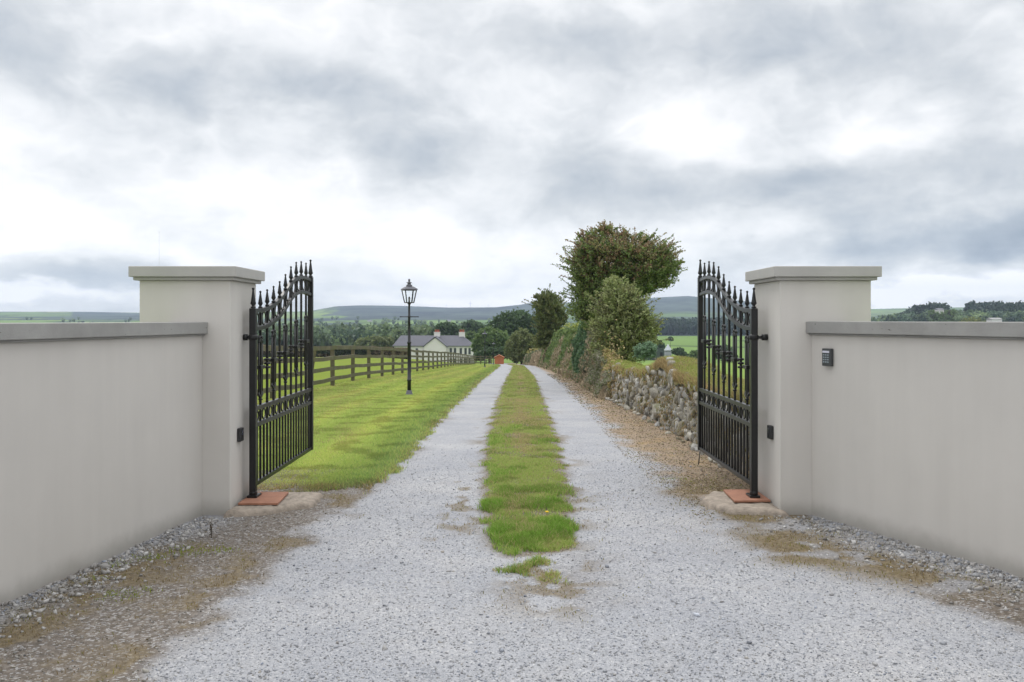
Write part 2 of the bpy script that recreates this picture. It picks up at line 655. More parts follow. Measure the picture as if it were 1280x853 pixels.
def terrain_mat():
    """fields, woods and moor told apart by a land-cover mask; hedged field pattern from Voronoi cells"""
    m, t, p = newmat('fields_and_hills')
    at = t.node('ShaderNodeAttribute', attribute_name='Col')
    sp = t.node('ShaderNodeSeparateColor')
    t.link(at.outputs['Color'], sp.inputs[0])
    forest, near, moor = sp.outputs
    geo = t.node('ShaderNodeNewGeometry').outputs['Position']
    flat = t.mapping(geo, scale=(1, 1, 0))
    wz = t.noise(flat, 0.004, 3, 0.5, 0, 1)
    fw = t.vmath('ADD', t.mapping(flat, scale=(1, 0.42, 0), rot=(0, 0, 0.35)), t.vmath('SCALE', wz, 120.0))
    cell = t.voronoi(fw, 1 / 170, 'F1', 'Color', 0.9)
    edge = t.voronoi(fw, 1 / 170, 'DISTANCE_TO_EDGE', 'Distance', 0.9)
    cs = t.node('ShaderNodeSeparateColor')
    t.link(cell, cs.inputs[0])
    field = t.ramp(cs.outputs[0], [(0, (0.06, 0.105, 0.04)), (0.3, (0.13, 0.22, 0.05)), (0.55, (0.20, 0.28, 0.07)),
                                   (0.75, (0.10, 0.165, 0.05)), (1, (0.26, 0.28, 0.11))])
    field = t.mix(t.mapr(edge, 0.02, 0.045, 0.85, 0.0), field, (0.03, 0.05, 0.02))
    patch = t.noise(flat, 0.02, 6, 0.65)
    field = t.mix(t.mapr(patch, 0.35, 0.7, 0, 0.35), field, (0.08, 0.11, 0.04))
    fo = t.mix(t.mapr(t.noise(t.mapping(flat, scale=(1, .5, 1)), 0.006, 8, 0.75), .4, .6), (0.010, 0.018, 0.030), (0.07, 0.095, 0.085))  # woods tinted blue: part of the distance haze is in their colour
    mo = t.mix(t.noise(flat, 0.01, 6, 0.7), (0.10, 0.12, 0.06), (0.17, 0.17, 0.09))
    # close turf
    a1 = t.noise(flat, 0.35, 4, 0.6)
    a2 = t.noise(flat, 7.0, 5, 0.7)
    turf = t.ramp(a1, [(0.3, (0.15, 0.24, 0.05)), (0.5, (0.19, 0.28, 0.06)), (0.7, (0.23, 0.29, 0.08))])
    turf = t.mix(t.mapr(a2, 0.35, 0.65, 0.0, 0.35), turf, (0.12, 0.18, 0.03))
    pad = t.mix(t.noise(flat, 0.15, 5, 0.6), (0.13, 0.19, 0.02), (0.19, 0.22, 0.03))
    sx = t.node('ShaderNodeSeparateXYZ')
    t.link(geo, sx.inputs[0])
    turf = t.mix(t.mapr(sx.outputs[0], -5.9, -5.6), pad, turf)
    c = t.mix(near, field, turf)
    c = t.mix(moor, c, mo)
    c = t.mix(forest, c, fo)
    t.link(c, p.inputs['Base Color'])
    p.inputs['Roughness'].default_value = 1.0
    p.inputs['Specular IOR Level'].default_value = 0.1
    t.link(t.bump(t.noise(flat, 30, 4, 0.7), 0.5, 0.03), p.inputs['Normal'])
    return m


M['terrain'] = terrain_mat()


def drive_mat():
    """crushed limestone; mask R = dirt, G = moss and dry grass, B = brown litter"""
    m, t, p = newmat('crushed_limestone')
    at = t.node('ShaderNodeAttribute', attribute_name='Col')
    sp = t.node('ShaderNodeSeparateColor')
    t.link(at.outputs['Color'], sp.inputs[0])
    dirt, moss, litter = sp.outputs
    geo = t.node('ShaderNodeNewGeometry').outputs['Position']
    flat = t.mapping(geo, scale=(1, 1, 0))
    wv = t.vmath('ADD', flat, t.vmath('SCALE', t.noise(flat, 40, 2, 0.5, 0, 1), 0.012))

    def stones(sc):
        cell = t.voronoi(wv, sc, 'F1', 'Color')
        s_ = t.node('ShaderNodeSeparateColor')
        t.link(cell, s_.inputs[0])
        dist = t.voronoi(wv, sc, 'F1', 'Distance')
        return s_.outputs[0], s_.outputs[1], dist
    r1, g1, d1 = stones(85)
    r2, g2, d2 = stones(190)
    s1 = t.ramp(r1, [(0, (0.25, 0.255, 0.265)), (0.2, (0.335, 0.34, 0.355)), (0.6, (0.375, 0.38, 0.395)), (0.9, (0.43, 0.43, 0.44)), (1, (0.56, 0.56, 0.55))])
    s2 = t.ramp(r2, [(0, (0.27, 0.28, 0.29)), (0.5, (0.38, 0.385, 0.395)), (1, (0.50, 0.50, 0.505))])
    base = t.mix(t.mapr(g1, 0.45, 0.55), s2, s1)
    big = t.noise(flat, 0.8, 6, 0.65)
    base = t.mix(1.0, base, t.ramp(big, [(0.3, (0.69, 0.70, 0.74)), (0.5, (0.80, 0.80, 0.82)), (0.7, (0.94, 0.92, 0.91))]), 'MULTIPLY')
    fine = t.noise(flat, 3.5, 5, 0.7)
    base = t.mix(t.mapr(fine, 0.55, 0.75, 0, 0.35), base, (0.27, 0.25, 0.235))
    dn = t.noise(flat, 22, 6, 0.75)
    dcol = t.ramp(dn, [(0.3, (0.05, 0.04, 0.03)), (0.5, (0.115, 0.093, 0.073)), (0.68, (0.23, 0.20, 0.17))])
    dcol = t.mix(t.mapr(r1, 0.78, 0.84, 0, 0.45), dcol, s1)
    mcol = t.ramp(t.noise(flat, 30, 5, 0.75), [(0.3, (0.055, 0.04, 0.025)), (0.5, (0.135, 0.10, 0.05)), (0.7, (0.25, 0.20, 0.12))])
    lcol = t.ramp(t.noise(flat, 40, 5, 0.8), [(0.3, (0.10, 0.075, 0.055)), (0.5, (0.26, 0.19, 0.125)), (0.7, (0.42, 0.34, 0.25))])
    lcol = t.mix(t.mapr(t.noise(flat, 1.7, 4, 0.6), 0.52, 0.66, 0, 0.6), lcol, (0.30, 0.20, 0.085))
    c = t.mix(dirt, base, dcol)
    c = t.mix(litter, c, lcol)
    c = t.mix(moss, c, mcol)
    t.link(c, p.inputs['Base Color'])
    p.inputs['Roughness'].default_value = 0.95
    h = t.math('ADD', t.math('MULTIPLY', t.mapr(d1, 0, 0.7, 1, 0), 0.7), t.math('MULTIPLY', t.mapr(d2, 0, 0.7, 1, 0), 0.35))
    t.link(t.bump(h, 0.5, 0.009), p.inputs['Normal'])
    return m


M['drive'] = drive_mat()


# ------------------------------------------------------------------ terrain sheet
def build_terrain():
    ys = np.concatenate([np.linspace(-60, 4, 40), 4 + np.cumsum(np.maximum(0.12, 0.011 * np.geomspace(4, 14000, 760)))])
    ys = ys[ys < 4250]
    us = np.concatenate([np.linspace(-1.15, -0.7, 30, endpoint=False), np.linspace(-0.7, 0.7, 520), np.linspace(0.7, 1.15, 31)[1:]])
    Yg, Ug = np.meshgrid(ys, us, indexing='ij')
    Xg = Ug * (np.maximum(Yg, 0) + 14 + np.maximum(-Yg, 0) * 0.3)
    Z = ground(Xg, Yg)
    # sink a little below the driveway sheet
    inside = (Yg < 170) & (Xg > left_edge(Yg) - 0.10) & (Xg < right_edge(Yg) + 0.8) & (Yg > 8.6)
    Z = Z - 0.05 * inside
    apron = (Yg <= 8.9) & (Xg > -4.6 - np.maximum(0, 6 - Yg) * 0.4) & (Xg < 5 + np.maximum(0, 6 - Yg) * 0.6)
    Z = Z - 0.06 * (apron)
    nY, nU = Z.shape
    V = np.stack([Xg, Yg, Z], -1).reshape(-1, 3)
    i = np.arange(nY - 1)[:, None] * nU + np.arange(nU - 1)[None, :]
    Fc = np.stack([i, i + 1, i + nU + 1, i + nU], -1).reshape(-1, 4)
    u = Xg / np.maximum(Yg, 1)
    n_ = fbm(Xg / 160, Yg / 300, 31, 5)
    near = 1 - sstep(150, 260, Yg)
    px = 640 + F * u
    hl = 0.55 * sstep(405, 440, px + 60 * (fbm(Xg / 90, Yg / 200, 32, 3) - .5)) * (1 - sstep(640, 700, px)) + 0.35 * (px < 300) * (px > 90)
    hillforest = sstep(0.62, 0.68, n_ + hl) * sstep(1750, 1850, Yg + 300 * (n_ - .5)) * (1 - sstep(3480, 3580, Yg) * 0.9)
    hillforest = np.maximum(hillforest, (px > 625) * (px < 720) * sstep(3000, 3100, Yg))
    valley = sstep(0.35, 0.45, n_) * sstep(330, 420, Yg) * (1 - sstep(900, 1100, Yg)) * (px < 660)
    valley = np.maximum(valley, (px > 780) * (px < 1060) * sstep(760, 790, Yg) * (1 - sstep(1050, 1150, Yg)))
    valley = np.maximum(valley, (px > 1060) * sstep(500, 560, Yg) * sstep(0.40, 0.5, n_) * (1 - sstep(1500, 1700, Yg)))
    mid = sstep(0.56, 0.62, fbm(Xg / 120, Yg / 260, 77, 4)) * sstep(1100, 1300, Yg) * (1 - sstep(2000, 2300, Yg))
    moor = sstep(3300, 3500, Yg) * sstep(0.45, 0.6, fbm(Xg / 300, Yg / 900, 41, 3))
    blue = (px > 780) * (px < 1000) * sstep(2000, 2200, Yg)  # far right hills take the bluish wood tint as painted haze
    fr = np.clip(np.maximum.reduce([hillforest, valley, mid, blue * 0.95]), 0, 1)
    cols = np.stack([fr, near, moor * (1 - blue), np.ones_like(fr)], -1).reshape(-1, 4)
    o = meshnp('terrain', V, Fc, M['terrain'], None, cols, True)
    tag(o, kind='structure')


build_terrain()


# ------------------------------------------------------------------ driveway sheet
LW = lambda y: -2.45 - 0.125 * (7.215 - y)     # face of the left wall
RW = lambda y: 2.37 + 0.382 * (7.215 - y)      # face of the right wall


def masks(X, Y):
    n1 = fbm(X * 1.3, Y * 1.3, 1, 4)
    n2 = fbm(X * 5, Y * 5, 2, 4)
    n3 = fbm(X * 2.2, Y * 2.2, 3, 4)
    le, re = left_edge(Y), right_edge(Y)
    wob = (n3 - 0.5) * 0.55 + (n2 - 0.5) * 0.30
    near = 1 - sstep(8.6, 9.4, Y)
    dl = le - X + wob            # >0 on the left verge
    dr = X - re + wob
    dirtL = sstep(-0.12, 0.16, dl)
    dirtR = sstep(-0.05, 0.3, dr)
    # beyond the pillars the right verge is brown litter
    litter = dirtR * sstep(7.2, 8.3, Y)
    dirt = np.maximum(dirtL * 0.95, dirtR * (0.45 + 0.55 * sstep(.42, .55, n1)) * (1 - sstep(7.2, 8.3, Y)))
    # bare gravel thrown against the walls
    wl = X - LW(Y)
    wr = RW(Y) - X
    gw = np.maximum(1 - sstep(0.05, 0.42, wl + (n1 - .5) * .5), 1 - sstep(0.1, 0.55, wr + (n1 - .5) * .5)) * (Y < 7.6)
    dirt = dirt * (1 - 0.75 * gw)
    # moss / dry grass band along the gravel edge
    bandL = np.exp(-((dl - 0.30) / 0.22) ** 2) * sstep(0.44, 0.56, n3) * near * sstep(0.42, 0.58, n2) * 0.8
    bandL = np.maximum(bandL, 0.9 * np.exp(-((dl - 0.9) / 0.35) ** 2) * sstep(0.48, 0.58, n1) * sstep(0.42, 0.56, n2) * near)
    bandR = np.exp(-((dr - 0.45) / 0.42) ** 2) * sstep(0.24, 0.38, fbm(X * 1.9 + 5, Y * 1.9, 9, 4)) * near * sstep(0.30, 0.48, n2) * sstep(4.9, 5.5, Y)
    moss = np.clip(np.maximum(bandL, bandR), 0, 1)
    # scraps around the start of the centre strip
    sc = np.exp(-((X - 0.22) / 0.30) ** 2) * sstep(4.4, 5.3, Y) * (1 - sstep(6.2, 6.6, Y))
    moss = np.maximum(moss, sc * sstep(0.52, 0.62, fbm(X * 6, Y * 6, 88, 4)) * 0.8)
    dirt = np.maximum(dirt, sc * sstep(0.36, 0.64, n3) * 0.55)
    moss = np.maximum(moss, 0.7 * np.exp(-((X + 0.42) / 0.16) ** 2) * (Y > 6.4) * (Y < 9) * sstep(.56, .64, fbm(X * 7, Y * 5, 89, 3)))
    l, r = strip_edges(Y)
    st = sstep(-0.10, 0.03, np.minimum(X - l, r - X) + (n2 - .5) * .18) * sstep(5.9, 6.2, Y)
    dirt = np.maximum(dirt, st)
    moss = np.maximum(moss, st * 0.5)
    # worn brownish margins
    dirt = np.maximum(dirt, 0.6 * sstep(0.40, 0.55, n3) * np.exp(-((np.minimum(np.abs(X - l), np.abs(X - r))) / 0.09) ** 2) * (Y > 6.2))
    moss = np.maximum(moss, 0.8 * sstep(0.52, 0.6, n2) * sstep(.5, .6, n1) * np.exp(-((np.minimum(np.abs(X - l), np.abs(X - r))) / 0.22) ** 2) * (Y > 6.2))
    dirt = np.maximum(dirt, 0.5 * sstep(0.40, 0.6, n3) * np.exp(-((X - le) / 0.10) ** 2) * (Y > 8.4))
    return dirt, moss, litter


def drive_z(X, Y):
    z = ground(X, Y) + 0.004
    c = 0.4 * (left_edge(Y) + right_edge(Y))
    z = z + 0.020 * (fbm(X * 1.2, Y * 1.2, 21, 4) - 0.5) + 0.008 * (fbm(X * 9, Y * 9, 22, 3) - 0.5)
    # wheel ruts
    l, r = strip_edges(Y)
    st = sstep(-0.15, 0.1, np.minimum(X - l, r - X)) * sstep(6.0, 8, Y)
    z = z + 0.025 * st
    # banked up a little along the walls
    bank = np.maximum(1 - sstep(0.0, 0.9, X - LW(Y)), 1 - sstep(0, 0.9, RW(Y) - X)) * (1 - sstep(6.6, 7.6, Y))
    z = z + bank * (0.022 * fbm(X * 3, Y * 3, 44, 3) - 0.006)
    return z


def build_drive():
    # near part on a fixed grid, clipped to the walls; far part follows the track
    ys = [-20]
    while ys[-1] < 10.2:
        y = ys[-1]
        ys.append(y + (0.4 if y < 2.5 else max(0.022, 0.00075 * y * y if y > 5.4 else 0.022)))
    ysf = [ys[-1]]
    while ysf[-1] < 170:
        ysf.append(ysf[-1] + 0.00075 * ysf[-1] ** 2)
    ys, ysf = np.array(ys), np.array(ysf)
    xs = np.concatenate([np.linspace(-7.5, -3.6, 12, endpoint=False), np.arange(-3.6, 4.6, 0.017), np.linspace(4.6, 13, 16)])
    Xn = np.repeat(xs[None, :], len(ys), 0)
    Yn = np.repeat(ys[:, None], len(xs), 1)
    t = np.linspace(0, 1, 340)
    lo = left_edge(ysf) - 0.28
    hi = np.minimum(2.55, right_edge(ysf) + 1.3)
    Xf = lo[:, None] + (hi - lo)[:, None] * t[None, :]
    Yf = np.repeat(ysf[:, None], len(t), 1)
    V, Fq, C, base = [], [], [], 0
    for X, Y, near in ((Xn, Yn, True), (Xf, Yf, False)):
        Z = drive_z(X, Y)
        di, mo, li = masks(X, Y)
        nY, n = X.shape
        i = np.arange(nY - 1)[:, None] * n + np.arange(n - 1)[None, :]
        Fc = np.stack([i, i + 1, i + n + 1, i + n], -1).reshape(-1, 4)
        if near:
            cx, cy = X.ravel()[Fc[:, 0]], Y.ravel()[Fc[:, 0]]
            lo_ = np.where(cy < 7.3, LW(cy) - 0.16, np.where(cy < 9.0, -4.7, left_edge(cy) - 0.28 - 3.2 * (1 - sstep(9.0, 9.8, cy))))
            hi_ = np.where(cy < 7.2, RW(cy) + 0.16, 2.55)
            Fc = Fc[(cx > lo_) & (cx < hi_)]
        V.append(np.stack([X, Y, Z], -1).reshape(-1, 3))
        C.append(np.stack([di, mo, li, np.ones_like(di)], -1).reshape(-1, 4))
        Fq.append(Fc + base)
        base += X.size
    o = meshnp('driveway', np.concatenate(V), np.concatenate(Fq), M['drive'], None, np.concatenate(C), True)
    tag(o, kind='structure')


build_drive()


# ------------------------------------------------------------------ scattered small things: pebbles, grass blades
def ico():
    p = (1 + 5 ** .5) / 2
    v = np.array([(-1, p, 0), (1, p, 0), (-1, -p, 0), (1, -p, 0), (0, -1, p), (0, 1, p), (0, -1, -p), (0, 1, -p), (p, 0, -1), (p, 0, 1), (-p, 0, -1), (-p, 0, 1)], float)
    v /= np.linalg.norm(v[0])
    f = np.array([(0, 11, 5), (0, 5, 1), (0, 1, 7), (0, 7, 10), (0, 10, 11), (1, 5, 9), (5, 11, 4), (11, 10, 2), (10, 7, 6), (7, 1, 8), (3, 9, 4), (3, 4, 2), (3, 2, 6), (3, 6, 8), (3, 8, 9), (4, 9, 5), (2, 4, 11), (6, 2, 10), (8, 6, 7), (9, 8, 1)])
    return v, f


ICO_V, ICO_F = ico()
OCT_V = np.array([(1, 0, 0), (-1, 0, 0), (0, 1, 0), (0, -1, 0), (0, 0, 1), (0, 0, -1)], float)
OCT_F = np.array([(0, 2, 4), (2, 1, 4), (1, 3, 4), (3, 0, 4), (2, 0, 5), (1, 2, 5), (3, 1, 5), (0, 3, 5)])


def subdiv(v, f):
    v = list(map(tuple, v))
    cache = {}

    def mid(a, b):
        k = (min(a, b), max(a, b))
        if k not in cache:
            m = (np.array(v[a]) + np.array(v[b])) / 2
            m /= np.linalg.norm(m)
            v.append(tuple(m))
            cache[k] = len(v) - 1
        return cache[k]
    nf = []
    for a, b, c in f:
        ab, bc, ca = mid(a, b), mid(b, c), mid(c, a)
        nf += [(a, ab, ca), (b, bc, ab), (c, ca, bc), (ab, bc, ca)]
    return np.array(v), np.array(nf)


def rotmats(n, flat=0.0):
    q = rng.normal(size=(n, 4))
    q /= np.linalg.norm(q, axis=1)[:, None]
    w_, x, y, z = q.T
    return np.stack([np.stack([1 - 2 * (y * y + z * z), 2 * (x * y - z * w_), 2 * (x * z + y * w_)], -1),
                     np.stack([2 * (x * y + z * w_), 1 - 2 * (x * x + z * z), 2 * (y * z - x * w_)], -1),
                     np.stack([2 * (x * z - y * w_), 2 * (y * z + x * w_), 1 - 2 * (x * x + y * y)], -1)], 1)


def scatter_solid(P, size, TV, TF, aspect=(1, 0.75, 0.55), jit=0.25, cols=None, squash=1.0):
    n = len(P)
    k = len(TV)
    T = TV[None] * np.array(aspect)[None, None] * (1 + rng.normal(size=(n, k, 1)) * jit * 0.6)
    T = T + rng.normal(size=(n, k, 3)) * jit * 0.25
    R = rotmats(n)
    T = np.einsum('nij,nkj->nki', R, T)
    T[..., 2] *= squash
    V = P[:, None] + T * size[:, None, None]
    Fc = (TF[None] + (np.arange(n) * k)[:, None, None]).reshape(-1, 3)
    C = np.repeat(cols, k, 0) if cols is not None else None
    return V.reshape(-1, 3), Fc, C


def pebbles():
    n = 190000
    # uniform in screen space along depth: more, smaller, close to the camera
    Y = 3.6 + (rng.random(n) ** 1.7) * 8.5
    X = rng.uniform(-3.2, 3.9, n)
    ok = (X > LW(Y) + 0.02) & (X < RW(np.minimum(Y, 7.2)) - 0.02) & ((Y < 7.15) | ((X > left_edge(Y) - .5) & (X < 2.2))) & (np.abs(X) < 0.60 * Y + 0.1)
    X, Y = X[ok], Y[ok]
    di, mo, li = masks(X, Y)
    wl, wr = X - LW(Y), RW(Y) - X
    wallz = np.maximum(1 - sstep(0.02, 0.45, wl), 1 - sstep(0.02, 0.6, wr)) * (Y < 7.3)
    keep = rng.random(len(X)) < (0.55 - 0.38 * di - 0.45 * mo - 0.2 * li + 0.5 * wallz) * (1 - 0.9 * sstep(8.0, 12.0, Y))
    X, Y, di, wallz, mo = X[keep], Y[keep], di[keep], wallz[keep], mo[keep]
    n = len(X)
    s = rng.lognormal(math.log(0.0036), 0.40, n)
    s *= 1 + wallz * rng.random(n) * 1.5
    big = rng.random(n) < 0.004 + 0.03 * wallz
    s = np.where(big, s * 2.0, s)
    s = np.minimum(s, 0.032)
    g = np.clip(rng.normal(0.305, 0.045, n), 0.12, 0.6)
    g = np.where(rng.random(n) < .03, rng.uniform(.12, .6, n), g)
    g = np.where(di > 0.5, g * rng.uniform(.30, .80, n), g)
    tint = rng.normal(0, 0.012, n)
    warm = np.where(di > 0.4, 0.03, 0.0)
    C = np.stack([g - 0.004 + tint + warm, g + tint * 0.3 + warm * .4, g + 0.014 - tint - warm], -1).clip(0.03, 0.85)
    Z = drive_z(X, Y) + s * 0.22
    C = C * (0.80 + 0.4 * fbm(X * .8, Y * .8, 301, 3))[:, None]
    V, Fc, C = scatter_solid(np.stack([X, Y, Z], -1), s, OCT_V, OCT_F, (1.25, 0.95, 0.7), 0.35, C, 0.75)
    o = meshnp('gravel', V, Fc, M['stone_col'], None, C)
    tag(o, 'loose pale limestone chippings lying all over the driveway and along the walls', 'gravel', kind='stuff')
    # larger rubble along the two wall feet
    n = 2800
    side = rng.random(n) < 0.5
    Y = rng.uniform(3.5, 7.1, n)
    off = np.abs(rng.normal(0.0, 0.21, n)) + 0.01
    X = np.where(side, LW(Y) + off, RW(Y) - off * 1.4)
    s = rng.lognormal(math.log(0.0085), 0.45, n).clip(0.004, 0.030)
    g = np.clip(rng.normal(0.31, 0.09, n), 0.12, 0.6)
    C = np.stack([g + .012, g, g - 0.012], -1)
    V, Fc, C = scatter_solid(np.stack([X, Y, drive_z(X, Y) + s * 0.25], -1), s, OCT_V, OCT_F, (1.35, 1.1, .9), 0.45, C, 0.85)
    o = meshnp('rubble', V, Fc, M['stone_col'], None, C)
    tag(o, 'larger broken stones heaped along the foot of the two grey walls', 'rubble', kind='stuff')


pebbles()


def blades(X, Y, Z, h, wd, C, lean=0.45):
    n = len(X)
    a_ = rng.uniform(0, 2 * np.pi, n)
    b_ = rng.uniform(0, 2 * np.pi, n)
    L = h * lean * rng.random(n) * 1.6
    base = np.stack([X, Y, Z - 0.004], -1)
    sd_ = np.stack([np.cos(a_) * wd, np.sin(a_) * wd, np.zeros(n)], -1)
    tip = base + np.stack([np.cos(b_) * L, np.sin(b_) * L, h], -1)
    mid = base + np.stack([np.cos(b_) * L * 0.35, np.sin(b_) * L * 0.35, h * 0.6], -1)
    V = np.stack([base - sd_, base + sd_, mid + sd_ * 0.7, tip, mid - sd_ * 0.7], 1)
    # two polys as quad + tri -> use two quads degenerate-free: (0,1,2,4) and tri (4,2,3) -> keep quads only plus tri split
    i = np.arange(n)[:, None] * 5
    Fc = np.concatenate([i + np.array([0, 1, 2]), i + np.array([0, 2, 4]), i + np.array([4, 2, 3])], 0)
    return V.reshape(-1, 3), Fc, np.repeat(C, 5, 0)


def grasscol(n, X, Y, dry=0.15, seed=3, g0=(0.13, 0.22, 0.035), g1=(0.22, 0.31, 0.06), patch=0.55, sy=0.9):
    t = rng.random(n)[:, None]
    C = np.array(g0) * (1 - t) + np.array(g1) * t
    m_ = fbm(X * 0.9, Y * sy, seed, 4)
    m2 = fbm(X * 3.2, Y * 3.2, seed + 7, 3)
    dk = sstep(0.45, 0.30, m_)[:, None] * 0 + (1 - sstep(0.35, 0.5, m2))[:, None] * 0.35
    C = C * (1 - dk)
    pdry = (dry + patch * sstep(0.52, 0.64, m_))
    isdry = (rng.random(n) < pdry)[:, None]
    D = np.array((0.44, 0.38, 0.18)) * (0.7 + 0.6 * rng.random((n, 1)))
    C = np.where(isdry, D, C)
    return C.clip(0, 1)


def grass_strip():
    n = 210000
    Y = 1 / rng.uniform(1 / 128, 1 / 5.3, n)
    l, r = strip_edges(Y)
    X = l - 0.10 + (r - l + 0.20) * rng.random(n)
    n2 = fbm(X * 5, Y * 5, 2, 4)
    n3 = fbm(X * 4, Y * 4, 52, 3)
    e_ = np.minimum(X - l, r - X) + (n2 - .5) * .34
    dens = sstep(-0.04, 0.09, e_)
    front = sstep(5.9, 6.25, Y + (n3 - .5) * 0.7 + (n2 - .5) * 0.6)
    front = np.maximum(front, .35 * sstep(5.2, 5.7, Y) * sstep(.56, .66, n2))
    # bare band at about 6.9 m, lush tongues either side
    wy = (fbm(X * 2.5, Y * 0 + 3, 55, 3) - .5) * 0.55
    bare = np.exp(-((Y + wy - 7.02) / 0.15) ** 2) * 0.85
    ok = rng.random(n) < dens * front * (1 - bare) * (0.35 + 0.65 * sstep(0.33, 0.47, n3))
    X, Y = X[ok], Y[ok]
    n = len(X)
    wy = wy[ok]
    lush = (np.exp(-((Y + wy * .5 - 7.45) / 0.20) ** 2) + np.exp(-((Y + wy * .6 - 6.55) / 0.22) ** 2) * 0.9) * sstep(.26, .46, fbm(X * 5, Y * 4, 57, 3))
    lush = lush + .5 * sstep(.56, .64, fbm(X * 2.4, Y * 1.6, 58, 3)) * (Y < 14)
    h = (0.014 + 0.022 * rng.random(n)) * (0.8 + 1.3 * np.clip(lush, 0, 1)) * (1 + 0.012 * Y)
    wd = 0.0024 * np.maximum(1, Y / 8)
    C = grasscol(n, X, Y, 0.22, 61, (0.29, 0.40, 0.09), (0.45, 0.54, 0.17), 0.40)
    Lg = np.array((0.20, 0.34, 0.06)) * (0.7 + 0.7 * rng.random((n, 1)))
    C = np.where((rng.random(n) < np.clip(lush, 0, 1) * 0.9)[:, None], Lg, C)
    ctr = np.exp(-((X - (l[ok] + r[ok]) / 2) / 0.16) ** 2) * sstep(0.45, 0.55, fbm(X * 1.1, Y * 0.5, 90, 3))
    tan = np.array((0.46, 0.38, 0.20)) * (0.75 + 0.5 * rng.random((n, 1)))
    C = np.where((rng.random(n) < ctr * 0.75)[:, None], tan, C)
    Z = drive_z(X, Y)
    V, Fc, C = blades(X, Y, Z, h, wd, C, 0.9)
    o = meshnp('grass', V, Fc, M['blade'], None, C)
    tag(o, 'green grass strip with dry patches growing between the two gravel wheel tracks', 'grass', kind='stuff')
    # one yellow dandelion on it
    mb = MB()
    mb.lathe([(0.003, 0), (0.014, 0.004), (0.016, 0.010), (0.006, 0.013)], (0.27, 7.05, drive_z(np.array([.27]), np.array([7.05]))[0] + 0.045), 12)
    fl = empty('dandelion', (0, 0, 0), 0, 'small yellow dandelion on the bare patch of the centre grass strip', 'flower')
    mb.build('flower_head', simple('dandelion_yellow', (0.75, 0.5, 0.02), 0.8), fl)
    mb = MB()
    mb.tube([(0.27, 7.05, drive_z(np.array([.27]), np.array([7.05]))[0]), (0.27, 7.05, drive_z(np.array([.27]), np.array([7.05]))[0] + 0.047)], 0.002, 5)
    mb.build('stem', M['dark_green_metal'], fl)


grass_strip()


def lawn():
    n = 420000
    Y = 1 / rng.uniform(1 / 132, 1 / 8.0, n)
    X = rng.uniform(-5.9, -1.0, n)
    n2 = fbm(X * 5, Y * 5, 2, 4)
    le = left_edge(Y)
    e_ = le - X + (n2 - .5) * .30
    fr = sstep(8.15, 8.45, Y + (n2 - .5) * .9 - 0.1 * sstep(-2.2, -1.5, X))
    vis = X > -0.60 * Y
    ok = (rng.random(n) < sstep(-0.07, 0.08, e_) * fr) & vis
    X, Y = X[ok], Y[ok]
    n = len(X)
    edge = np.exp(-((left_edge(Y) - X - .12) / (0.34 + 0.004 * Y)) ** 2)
    h = (0.012 + 0.018 * rng.random(n)) * (1 + 1.0 * edge) * (1 + 0.008 * Y)
    wd = 0.0026 * np.maximum(1, Y / 9)
    C = grasscol(n, X, Y, 0.08, 161, (0.37, 0.48, 0.11), (0.55, 0.61, 0.20), 0.28, 0.16)
    # mown lines running beside the drive: alternately laid grass is paler or greener
    ph = np.sin((X + 0.5 * fbm(X * .5, Y / 12, 5, 2)) * 2 * np.pi / 1.1) * (.4 + fbm(X, Y / 9, 6, 2))
    C = C * (1 + 0.09 * ph[:, None]) * (0.92 + 0.16 * fbm(X * 3, Y * .5, 8, 3)[:, None])
    fringe = (rng.random(n) < (0.75 * np.exp(-((Y - 8.35) / 0.30) ** 2) + 0.35 * np.exp(-((left_edge(Y) - X) / 0.10) ** 2)))[:, None]
    C = np.where(fringe, np.array((0.36, 0.29, 0.13)) * (.7 + .6 * rng.random((n, 1))), C)
    C[:, 0] += 0.05 * np.clip(ph, 0, 1)
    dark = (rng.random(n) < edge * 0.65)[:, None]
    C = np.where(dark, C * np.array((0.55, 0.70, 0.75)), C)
    Z = ground(X, Y)
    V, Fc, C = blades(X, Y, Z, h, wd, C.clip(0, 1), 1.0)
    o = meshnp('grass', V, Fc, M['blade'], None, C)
    tag(o, 'mown bright green lawn between the drive and the timber fence', 'grass', kind='stuff')


lawn()


